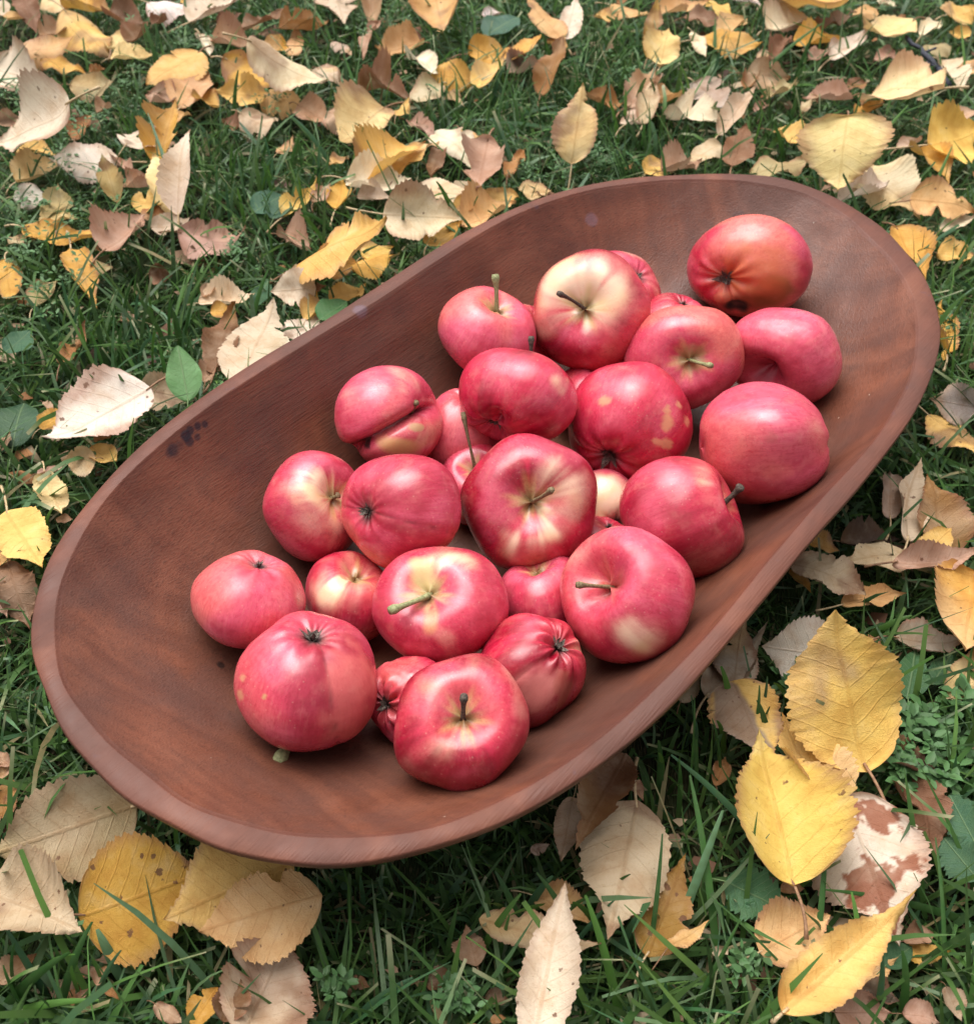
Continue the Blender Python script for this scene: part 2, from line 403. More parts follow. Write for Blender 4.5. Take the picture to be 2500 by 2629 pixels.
# ---------------------------------------------------------------- apples
M_APPLE = mat_apple()
M_STEM = mat_simple('apple_stalk', (0.10, 0.065, 0.035), (0.24, 0.19, 0.10), 700, 0.7)
M_STEMG = mat_simple('green_stalk', (0.17, 0.18, 0.08), (0.33, 0.34, 0.17), 700, 0.65)
M_STEMD = mat_simple('dark_stalk', (0.03, 0.022, 0.018), (0.12, 0.09, 0.07), 700, 0.75)
M_CALYX = mat_simple('dried_calyx', (0.022, 0.018, 0.016), (0.22, 0.18, 0.15), 1500, 0.9, 0.15)
RED, DEEP, PINK, CORAL = np.array([0.52, 0.020, 0.058]), np.array([0.30, 0.006, 0.024]), np.array([0.68, 0.110, 0.175]), np.array([0.64, 0.140, 0.115])
CREAM, YEL, GRN = np.array([0.78, 0.53, 0.37]), np.array([0.70, 0.48, 0.17]), np.array([0.42, 0.42, 0.14])
RUS, SCAB, ROT, BLK = np.array([0.30, 0.20, 0.075]), np.array([0.56, 0.24, 0.13]), np.array([0.22, 0.085, 0.022]), np.array([0.012, 0.009, 0.008])

def cdir(dx, dy, toward=1):
    q = dx * dx + dy * dy
    if q > 0.98: s = math.sqrt(0.98 / q); dx, dy = dx * s, dy * s
    return np.array([dx, dy, toward * math.sqrt(max(0.0, 1 - dx * dx - dy * dy))])

def build_apple(idx, label, pos, end, exy, toward=1, squash=(1, 1), h=0.86, base=(0.55, 0.25, 0.2), cover=0.8, pale=(), patch=(), dents=(), creases=(),
                stem=None, stem_mat=None, stem_len=0.02, stem_r=0.0012, calyx=True, lobes=0.03, pucker=0.02, lump=0.065, dimple=0.36, wrinkle=1.0, cal_size=1.0, star_amt=1.0, group='apples heaped in the wooden bowl'):
    """end: 's' when (exy) is where the stalk hollow shows, 'c' when it is the calyx; exy in apple radii, y up, as seen"""
    C = np.array(pos[:3]); R = pos[3]
    # frame of the view at this apple, so poses read off the photo become real orientations
    vf = C - CAM; vf /= np.linalg.norm(vf); vr = np.cross(vf, CU); vr /= np.linalg.norm(vr); vu = np.cross(vr, vf)
    VM = np.stack([vr, vu, -vf], 1)                               # view coords -> world
    ax = cdir(exy[0], exy[1], toward) * (1 if end == 's' else -1)
    az = VM @ ax; tmp = np.array([0.37, 0.2, 0.9]) if abs(az[2]) < 0.9 else np.array([1.0, 0, 0])
    axx = np.cross(tmp, az); axx /= np.linalg.norm(axx); ayy = np.cross(az, axx)
    LM = np.stack([axx, ayy, az], 1)                              # local -> world
    nt, nph = 84, 104
    t = (np.linspace(0, 1, nt) ** 1.0) * math.pi; t[0] = 0.012; t[-1] = math.pi - 0.012
    ph = np.linspace(0, 2 * math.pi, nph, endpoint=False)
    T, P = [x.ravel() for x in np.meshgrid(t, ph, indexing='ij')]
    D = np.stack([np.sin(T) * np.cos(P), np.sin(T) * np.sin(P), np.cos(T)], 1)
    s0 = 100 + idx * 17; r = np.random.default_rng(s0)
    pa, pb = r.uniform(0, 6.28, 2)
    rho = np.sin(T) * (1 + 0.05 * np.cos(T)); z = h * np.cos(T)
    rho *= 1 + lobes * np.cos(5 * P + pa) * (0.45 + 0.55 * smooth(0.8, 2.6, T)) + 0.6 * lobes * np.cos(2 * P + pb)
    es = np.exp(-(T / 0.40) ** 2); ec = np.exp(-((math.pi - T) / 0.34) ** 2)
    z -= dimple * es * (1 + 0.12 * np.cos(3 * P + pb)); z += 0.20 * ec
    pk = 0.55 * np.cos((6 + idx % 3) * P + pa + 0.7 * np.sin(2 * P + pb)) + 0.45 * np.cos((11 + idx % 3) * P + pb + 0.9 * np.sin(3 * P))
    z -= pucker * pk * np.exp(-((math.pi - T - 0.33) / 0.22) ** 2)
    rho *= 1 + pucker * 0.8 * pk * np.exp(-((math.pi - T - 0.45) / 0.3) ** 2)
    X = np.stack([rho * np.cos(P), rho * np.sin(P), z], 1)
    nrmlen = 1 + lump * sines(D, s0, 1.9, 2) + 0.004 * wrinkle * sines(D, s0 + 1, 13, 2)
    X *= nrmlen[:, None]
    # view-space direction of every vertex
    Wd = D @ LM.T; Vd = Wd @ VM                                   # columns: right, up, toward viewer
    for (dx, dy, dep, wid) in dents:
        c = cdir(dx, dy); ang = np.arccos(np.clip(Vd @ c, -1, 1))
        X *= (1 - dep * np.exp(-(ang / wid) ** 2))[:, None]
    for (nx, ny, off, dep, wid, top) in creases:
        q = Vd[:, 0] * nx + Vd[:, 1] * ny - off
        m = smooth(-0.35, 0.15, Vd[:, 2])
        X *= (1 - dep * np.exp(-(np.abs(q) / wid) ** 1.2) * m)[:, None]
        X *= (1 + top * smooth(0.0, 0.25, q) * m)[:, None]
    # screen-aligned fit so that the outline has the photo's proportions
    W = X @ LM.T; Vv = W @ VM
    rx, ry = PXR[idx]; dep = (C - CAM) @ CF; k = 1.3326 / FPX * dep / R
    lo, hi = Vv.min(0), Vv.max(0); sx, sy = rx * k * 2 / (hi[0] - lo[0]), ry * k * 2 / (hi[1] - lo[1])
    Vv = (Vv - np.array([(lo[0] + hi[0]) / 2, (lo[1] + hi[1]) / 2, 0])) * np.array([sx, sy, math.sqrt(sx * sy)])
    W = Vv @ VM.T
    L = W @ LM * R
    # ---- colour of the skin
    k1 = sines(D, s0 + 2, 2.2, 3); k2 = sines(D, s0 + 3, 3.4, 3); k3 = sines(D, s0 + 4, 7, 2)
    sg = np.stack([np.cos(P), np.sin(P), T * 0.12], 1); fl = sines(sg, s0 + 6, 9, 3, 0.75)       # flames running from stalk to eye
    wR, wP, wC = base
    red = mixc(RED, DEEP, np.clip(smooth(-0.3, 0.6, k1 + 0.6 * fl) * (0.25 + 1.1 * wR), 0, 1))
    red = mixc(red, PINK, np.clip(smooth(-0.1, 0.9, k2 + 0.3 * fl) * 0.6 + wP * 1.0 - 0.18, 0, 1))
    red = mixc(red, CORAL, np.clip(smooth(-0.2, 0.7, -k1) * wC * 1.6, 0, 1))
    mer = fl * 0.16
    m = cover + 0.38 * k2 + mer
    for (dx, dy, rad, amt) in pale:
        ang = np.arccos(np.clip(Vd @ cdir(dx, dy), -1, 1)); m = m - amt * np.exp(-(ang / (rad * 1.15)) ** 2) * np.clip(0.85 + 0.5 * k3 + 0.8 * fl, 0, 1.5)
    m = smooth(-0.05, 0.85, m + 0.10 * k3)
    under = mixc(CREAM, YEL, smooth(-0.3, 0.7, k3) * 0.32)
    c = mixc(under, red, m)
    star = 0.21 + 0.08 * np.cos(5 * P + pa) + 0.05 * np.cos(13 * P) + 0.05 * k3
    fs = smooth(star + 0.18, star - 0.12, T) * star_amt
    c = mixc(c, mixc(YEL, GRN, smooth(0.42, 0.12, T)), fs * 0.55)
    c = mixc(c, RUS * 0.7, smooth(0.20, 0.08, T) * 0.8 * star_amt)
    fc = smooth(0.30, 0.10, math.pi - T + 0.04 * k3)
    c = mixc(c, np.array([0.16, 0.06, 0.05]), fc * 0.75); c = mixc(c, BLK, smooth(0.15, 0.07, math.pi - T + 0.03 * k3) * 0.9)
    russ = fs * 0.4 + fc * 0.6
    for pt in patch:
        dx, dy, rx, ry, col, amt = pt[:6]; tow = pt[6] if len(pt) > 6 else 1
        cc = cdir(dx, dy, tow); e = Vd - cc
        q = np.sqrt((e[:, 0] / rx) ** 2 + (e[:, 1] / ry) ** 2 + (e[:, 2] / (max(rx, ry) * 1.8)) ** 2) + 0.28 * sines(D, s0 + 9, 11, 2)
        so = pt[7] if len(pt) > 7 else 0.15
        f = smooth(0.97 + so, 0.97 - so, q) * amt
        c = mixc(c, col, f); russ = np.maximum(russ, f * 0.8); m = m * (1 - f)
    for (nx, ny, off, dep, wid, top) in creases:                  # cork tint in shallow creases, near-black line along a deep cleft
        q = Vd[:, 0] * nx + Vd[:, 1] * ny - off
        c = mixc(c, np.array([0.05, 0.03, 0.02]), np.exp(-(q / (0.045 if dep > 0.2 else 0.012)) ** 2) * smooth(-0.1, 0.3, Vd[:, 2]) * (0.85 if dep > 0.2 else 0.35))
    V = np.concatenate([L, [L[:nph].mean(0), L[-nph:].mean(0)]])
    F = [tuple(f[::-1]) for f in grid_faces(nt, nph, True)]
    F += [(nt * nph, j, (j + 1) % nph) for j in range(nph)]
    F += [(nt * nph + 1, (nt - 1) * nph + (j + 1) % nph, (nt - 1) * nph + j) for j in range(nph)]
    ext = lambda a: np.concatenate([a, a[:1], a[-1:]])
    streak = np.stack([np.cos(P) * 2.2 * np.sin(T) ** 0.5, np.sin(P) * 2.2 * np.sin(T) ** 0.5, T * 0.16 + idx * 3.1], 1)
    mask = np.stack([russ, m, np.full(len(T), 0.25 * wrinkle)], 1)
    root = empty('apple', tuple(C)); root.rotation_euler = Matrix(LM.tolist()).to_euler()
    tag(root, label, 'apple', group)
    mesh_obj('skin', V, F, M_APPLE, root, cols=ext(c), vecs={'streak': ext(streak), 'mask': ext(mask)})
    # ---- stalk
    if stem is not None:
        b0 = L[:nph].mean(0) + np.array([0, 0, -0.001])
        sx, sy, sz = stem                                         # tip offset from the hollow, in view axes (right, up, toward), metres
        tip = b0 + LM.T @ (VM @ np.array([sx, sy, sz]))
        ln = np.linalg.norm(tip - b0); midp = (b0 + tip) / 2 + np.array([0, 0, ln * 0.14]) + r.normal(size=3) * ln * 0.04
        q = np.linspace(0, 1, 9)[:, None]
        pts = (1 - q) ** 2 * b0 + 2 * q * (1 - q) * midp + q ** 2 * tip
        rad = stem_r * np.array([1.25, 1.0, 0.9, 0.85, 0.88, 0.95, 1.15, 1.65, 1.35])
        Vt, Ft = tube(pts, rad, 8)
        mesh_obj('stalk', Vt, Ft, stem_mat or M_STEM, root)
    # ---- dried calyx: a ring of curled sepals
    if calyx:
        Vc, Fc = [], []
        bz = L[-nph:].mean(0); rr = R * 0.10 * cal_size
        for k in range(13):
            a = 2 * math.pi * k / 13 + r.uniform(-.5, .5); ln = rr * r.uniform(0.35, 1.25); up = -R * 0.085 * r.uniform(0.3, 1.5)
            d = np.array([math.cos(a), math.sin(a), 0]); w = np.array([-math.sin(a), math.cos(a), 0]) * rr * r.uniform(0.12, 0.30)
            o = len(Vc); m1 = bz + d * ln * 0.6 + np.array([0, 0, up * 0.7]); tp = bz + d * ln * r.uniform(0.6, 1.25) + np.array([0, 0, up * 1.5]) + w * r.uniform(-1, 1)
            Vc += [bz + w + [0, 0, 0.0006], bz - w + [0, 0, 0.0006], m1 + w * 1.1, m1 - w * 1.1, tp]
            Fc += [(o, o + 1, o + 3, o + 2), (o + 2, o + 3, o + 4)]
        mesh_obj('calyx', Vc, Fc, M_CALYX, root, smooth=False)
    return root

AP = [(0.1682,0.6302,0.0809,0.0342),(0.1830,0.5472,0.0682,0.0338),(0.1178,0.5375,0.0700,0.0346),(0.0587,0.5661,0.0808,0.0362),(0.0815,0.6172,0.0608,0.0270),
 (-0.0076,0.5445,0.0749,0.0294),(0.0173,0.5734,0.0522,0.0178),(0.0133,0.4737,0.0825,0.0310),(0.0824,0.4810,0.0609,0.0368),(0.1557,0.4543,0.0767,0.0354),
 (-0.0609,0.4636,0.0695,0.0305),(-0.0166,0.4839,0.0442,0.0219),(-0.0049,0.4441,0.0384,0.0228),(-0.0953,0.3979,0.0586,0.0287),(-0.0453,0.3804,0.0769,0.0310),
 (0.0224,0.4040,0.0673,0.0366),(0.1063,0.4008,0.0662,0.0334),(0.0723,0.3367,0.0746,0.0330),(-0.1149,0.3239,0.0671,0.0261),(-0.0687,0.3466,0.0453,0.0237),
 (-0.0201,0.3283,0.0660,0.0316),(-0.0775,0.2737,0.0738,0.0319),(-0.0048,0.2532,0.0793,0.0287),(0.0270,0.2977,0.0591,0.0261),(-0.0317,0.2792,0.0531,0.0198),
 (0.0323,0.3576,0.0422,0.0205),(0.0693,0.4351,0.0342,0.0213),(0.0640,0.3969,0.0353,0.0197),(0.0636,0.5283,0.0381,0.0223),(0.1191,0.5899,0.0515,0.0220)]

PXR = [(118, 98), (108, 97), (114, 100), (113, 117), (80, 82), (95, 88), (62, 62), (114, 94), (119, 120), (122, 119), (104, 98), (86, 84), (82, 80), (96, 107), (116, 113), (132, 132), (119, 118), (129, 132),
       (109, 95), (86, 90), (131, 115), (136, 134), (131, 132), (104, 110), (78, 88), (88, 86), (76, 76), (76, 76), (74, 72), (76, 76)]   # half width and half height in the photo
A_ = build_apple
A_(0, 'orange-red apple with brown rot and a black hole, alone at the far end', AP[0], 'c', (-0.44, -0.27), squash=(1.08, 0.96), base=(0.2, 0.1, 0.75), cover=1.0, pucker=0.045, cal_size=2.3, lobes=0.015,
   patch=[(0.36, -0.47, 0.52, 0.22, ROT, 0.85, 1, 0.25), (0.05, -0.15, 0.66, 0.55, np.array([0.50, 0.12, 0.03]), 0.75, 1, 0.6), (-0.02, -0.70, 0.40, 0.20, ROT * 0.8, 0.85, 1, 0.5), (-0.16, -0.80, 0.22, 0.13, BLK, 1.0, 1, 0.3), (-0.40, -0.62, 0.20, 0.12, SCAB * 1.2, 0.6)], dents=[(-0.18, -0.8, 0.10, 0.2), (0.42, -0.66, 0.04, 0.3)])
A_(1, 'wrinkled pink apple with a dark stalk hollow, pressed against the right wall', AP[1], 's', (-0.55, -0.52), squash=(1.08, 0.96), base=(0.2, 0.8, 0.1), cover=1.15, wrinkle=2.0, dimple=0.46, star_amt=0.0, lump=0.05, calyx=True, pucker=0.05, stem=None,
   dents=[(-0.52, -0.48, 0.30, 0.34)], patch=[(-0.52, -0.48, 0.3, 0.26, DEEP * 0.7, 0.6, 1, 0.6)])  # the deep red patch paints shade into the stalk hollow
A_(2, 'rosy apple facing up with a russet star around its pale green stalk', AP[2], 's', (0.13, -0.13), squash=(1.06, 0.95), base=(0.1, 0.6, 0.65), cover=1.0, stem=(0.0135, -0.004, 0.017), stem_mat=M_STEMG, dimple=0.30, patch=[(0.13, -0.05, 0.20, 0.26, RUS, 0.55)])
A_(3, 'cream-cheeked apple with red flanks and a dark crooked stalk, topmost of the heap', AP[3], 's', (-0.14, 0.08), squash=(0.99, 1.0), base=(0.55, 0.15, 0.2), cover=0.86, pale=[(-0.42, 0.52, 0.52, 0.85), (0.25, 0.45, 0.35, 0.55), (-0.1, 0.05, 0.35, 0.35)],
   stem=(-0.0165, 0.010, 0.017), stem_mat=M_STEMD, dimple=0.30, patch=[(0.06, -0.30, 0.13, 0.10, DEEP, 0.5)])
A_(4, 'pale coral apple peeping out behind the cream-cheeked one', AP[4], 'c', (0.6, 0.5), base=(0.0, 0.4, 1.0), cover=0.75, pale=[(0.3, 0.6, 0.5, 0.4)])
A_(5, 'pink apple with a short green stalk standing up, at the left of the far group', AP[5], 's', (0.36, 0.80), squash=(1.03, 0.97), base=(0.1, 0.75, 0.5), cover=1.0, stem=(-0.001, 0.0235, 0.007), stem_mat=M_STEMG, stem_r=0.0016, dimple=0.34)
A_(6, 'small red apple mostly hidden behind the green-stalked pink one', AP[6], 's', (0.5, 0.6), base=(0.3, 0.2, 0.5), cover=0.8, stem=None)
A_(7, 'dark red apple with a yellow right cheek and a deep crease at its eye', AP[7], 'c', (-0.50, -0.78), squash=(1.12, 0.92), base=(1.0, 0.05, 0.0), cover=1.1, pale=[(0.60, 0.28, 0.38, 1.0)], dents=[(-0.36, -0.42, 0.20, 0.13), (-0.40, -0.60, 0.30, 0.15), (-0.48, -0.85, 0.3, 0.25)], cal_size=1.7, pucker=0.05, stem=(0.001, 0.0235, 0.006), stem_mat=M_STEMD)
A_(8, 'crimson apple with tan scabs on its side and its eye turned down', AP[8], 'c', (-0.34, -0.62), squash=(1.0, 1.0), h=0.95, base=(0.7, 0.2, 0.0), cover=1.2, cal_size=1.9, pucker=0.03, patch=[(-0.36, 0.38, 0.10, 0.065, SCAB, 0.95), (0.58, 0.18, 0.055, 0.16, SCAB, 0.95), (0.60, 0.02, 0.09, 0.12, SCAB, 0.95),
   (0.56, -0.30, 0.085, 0.07, SCAB, 0.95), (0.44, -0.27, 0.05, 0.05, SCAB, 0.9), (0.76, 0.28, 0.04, 0.05, SCAB, 0.9), (0.88, 0.02, 0.05, 0.10, SCAB, 0.8)])
A_(9, 'smooth dusty pink apple with a blunt tip, lowest on the right wall', AP[9], 'c', (0.97, 0.05), toward=-1, squash=(1.02, 0.99), base=(0.15, 0.75, 0.4), cover=1.15, calyx=False, pucker=0.02, lobes=0.055, lump=0.09, h=0.98, star_amt=0.0, dimple=0.12, patch=[(0.10, 0.08, 0.10, 0.09, np.array([0.40, 0.08, 0.07]), 0.45), (0.2, -0.5, 0.2, 0.15, CORAL, 0.4)])
A_(10, 'folded double-lobed pink apple split by a dark cleft, nearest the left wall', AP[10], 's', (0.80, 0.26), squash=(1.05, 0.97), base=(0.05, 0.8, 0.3), cover=0.95, pale=[(0.25, -0.62, 0.55, 0.55), (0.6, -0.35, 0.4, 0.4)], creases=[(-0.519, 0.855, -0.20, 0.36, 0.10, 0.04)], dents=[(0.85, 0.45, 0.10, 0.35)], lobes=0.012, dimple=0.12, star_amt=0.0, stem=(0.003, 0.006, 0.012), calyx=False, lump=0.02,
   patch=[(-0.52, -0.58, 0.19, 0.10, BLK, 0.95), (0.16, -0.52, 0.44, 0.15, YEL * 0.95, 0.8, 1, 0.5), (0.62, -0.12, 0.20, 0.10, np.array([0.45, 0.36, 0.16]), 0.7)])
A_(11, 'half-hidden dull pink apple right of the folded double-lobed one', AP[11], 's', (-0.1, -0.9), toward=-1, base=(0.1, 0.9, 0.3), cover=1.1, stem=None)
A_(12, 'mostly buried coral apple whose long thin stalk sticks straight up', AP[12], 's', (-0.25, 0.62), base=(0.0, 0.3, 1.0), cover=1.0, stem=(-0.0075, 0.0345, 0.010), stem_r=0.0010, stem_mat=M_STEM)
A_(13, 'apple with creamy white cheek and stalk hollow turned right, left of the seamed one', AP[13], 's', (0.62, 0.22), squash=(0.95, 1.05), base=(0.45, 0.45, 0.1), cover=0.95, pale=[(0.08, 0.42, 0.42, 0.9), (0.5, 0.25, 0.35, 0.6)], stem=(0.004, 0.002, 0.004), dimple=0.28)
A_(14, 'dull rosy apple with a seam running from its grey eye', AP[14], 'c', (-0.70, -0.02), squash=(1.02, 1.0), base=(0.35, 0.35, 0.75), cover=1.1, cal_size=1.4, pucker=0.014, creases=[(0.25, 0.97, -0.16, 0.022, 0.035, 0.0)])
A_(15, 'biggest apple, red with cream blazes and a wide yellow stalk hollow, in the centre', AP[15], 's', (0.10, 0.03), squash=(1.0, 1.0), h=0.8, base=(0.8, 0.15, 0.0), cover=0.92, pale=[(-0.05, -0.58, 0.30, 0.95), (0.35, -0.38, 0.24, 0.7), (0.42, 0.62, 0.30, 0.6), (0.3, 0.25, 0.25, 0.5), (0.70, 0.1, 0.3, 0.35)],
   stem=(0.0105, 0.0065, 0.024), dimple=0.38, lobes=0.055)
A_(16, 'red apple with a grey stalk at its right side, resting on the right wall', AP[16], 's', (0.92, 0.36), squash=(1.0, 1.0), base=(0.55, 0.25, 0.1), cover=1.0, pale=[(0.35, 0.62, 0.28, 0.6)], stem=(0.0105, 0.0105, 0.006), stem_mat=M_STEMD, stem_r=0.0016, star_amt=0.35, dimple=0.30, h=0.92)
A_(17, 'pink apple with a stalk pointing left and a tan streak, nearest the right rim', AP[17], 's', (-0.58, 0.22), squash=(0.98, 1.02), base=(0.4, 0.35, 0.15), cover=1.0, pale=[(-0.12, -0.45, 0.26, 0.42), (0.12, -0.62, 0.28, 0.45), (0.32, -0.75, 0.25, 0.3)], stem=(-0.0175, 0.001, 0.012), stem_mat=M_STEM, dimple=0.50, star_amt=0.25, calyx=True, lobes=0.02)
A_(18, 'smooth pink apple with its puckered eye on top, leftmost in the bowl', AP[18], 'c', (0.18, 0.88), squash=(1.08, 0.95), base=(0.05, 0.85, 0.45), cover=1.25, pucker=0.03, h=0.84)
A_(19, 'small apple with a pale yellow cheek between larger ones at the left', AP[19], 'c', (-0.3, -0.8), toward=-1, squash=(0.98, 1.02), base=(0.4, 0.2, 0.3), cover=0.95, pale=[(-0.15, 0.42, 0.55, 0.85)], patch=[(-0.05, 0.62, 0.09, 0.05, SCAB * 0.8, 0.8)], stem=None)
A_(20, 'red apple with a yellow-green shoulder and long stalk lying across its left', AP[20], 's', (-0.24, 0.32), squash=(1.07, 0.94), base=(0.35, 0.4, 0.1), cover=1.0, pale=[(-0.18, 0.7, 0.22, 0.9), (0.2, 0.75, 0.3, 0.6)], stem=(-0.0190, -0.0075, 0.016), stem_mat=M_STEMG, stem_r=0.0015, dimple=0.30, patch=[(-0.30, 0.58, 0.16, 0.24, np.array([0.58, 0.52, 0.20]), 0.75, 1, 0.6), (-0.15, -0.15, 0.08, 0.2, YEL, 0.45, 1, 0.6)])
A_(21, 'large red apple at the front left, grey eye on top and stalk below', AP[21], 'c', (0.08, 0.76), squash=(1.01, 1.0), h=0.95, base=(0.55, 0.35, 0.2), cover=1.25, lobes=0.045, pucker=0.022, cal_size=1.5, stem=(-0.0125, -0.0235, 0.015), stem_mat=M_STEMG, stem_r=0.0022, creases=[(0.97, 0.12, 0.26, 0.025, 0.07, 0.0)], patch=[(0.60, -0.25, 0.42, 0.75, CORAL * 0.95, 0.6, 1, 0.3), (-0.56, -0.18, 0.055, 0.055, RUS * 1.5, 0.8), (-0.88, 0.05, 0.04, 0.06, SCAB, 0.8), (-0.90, -0.18, 0.04, 0.09, SCAB, 0.8)])
A_(22, 'red apple with an upright dark stalk, frontmost in the bowl', AP[22], 's', (0.07, 0.13), squash=(1.0, 1.0), h=0.92, base=(0.9, 0.2, 0.25), cover=1.05, pale=[(0.2, 0.72, 0.3, 0.4), (-0.25, -0.35, 0.25, 0.25)], stem=(0.0005, 0.0095, 0.012), stem_mat=M_STEMD, dimple=0.36, lobes=0.06, patch=[(-0.45, 0.5, 0.22, 0.12, np.array([0.50, 0.26, 0.08]), 0.4, 1, 0.6)])
A_(23, 'ribbed apple with dull tan panel and a shrivelled eye, right of the frontmost', AP[23], 'c', (0.62, 0.46), squash=(0.97, 1.04), h=1.0, base=(1.0, 0.1, 0.1), cover=1.1, pucker=0.09, lobes=0.07, cal_size=1.8, patch=[(0.05, -0.40, 0.42, 0.40, np.array([0.56, 0.19, 0.16]), 0.7, 1, 0.4), (0.62, -0.45, 0.2, 0.4, np.array([0.34, 0.09, 0.06]), 0.6)], creases=[(0.55, -0.83, -0.02, 0.045, 0.05, 0.0)])
A_(24, 'small knobbly red apple squeezed in left of the frontmost one', AP[24], 'c', (-0.68, -0.10), squash=(0.97, 1.08), base=(0.35, 0.35, 0.4), cover=1.15, pucker=0.14, wrinkle=4.5, lump=0.09, cal_size=2.3)
A_(25, 'shaded dull pink apple buried under the biggest one', AP[25], 'c', (0.2, -0.9), toward=-1, base=(0.5, 0.5, 0.2), cover=1.2)
A_(26, 'pale straw-coloured apple glimpsed in the gap right of the biggest one', AP[26], 'c', (0.35, -0.45), base=(0.1, 0.2, 0.6), cover=0.42, pale=[(0, 0.3, 0.6, 0.5)])
A_(27, 'dark red apple glimpsed just below the straw-coloured one', AP[27], 's', (-0.3, -0.9), toward=-1, base=(0.7, 0.15, 0.1), cover=1.2, stem=None)
A_(28, 'red apple glimpsed between the scabbed and the yellow-cheeked one', AP[28], 's', (-0.3, -0.9), toward=-1, base=(0.5, 0.2, 0.2), cover=1.2, stem=None)
A_(29, 'dark pink apple barely showing behind the star-russeted one', AP[29], 's', (-0.3, -0.9), toward=-1, base=(0.6, 0.3, 0.2), cover=1.2, stem=None)

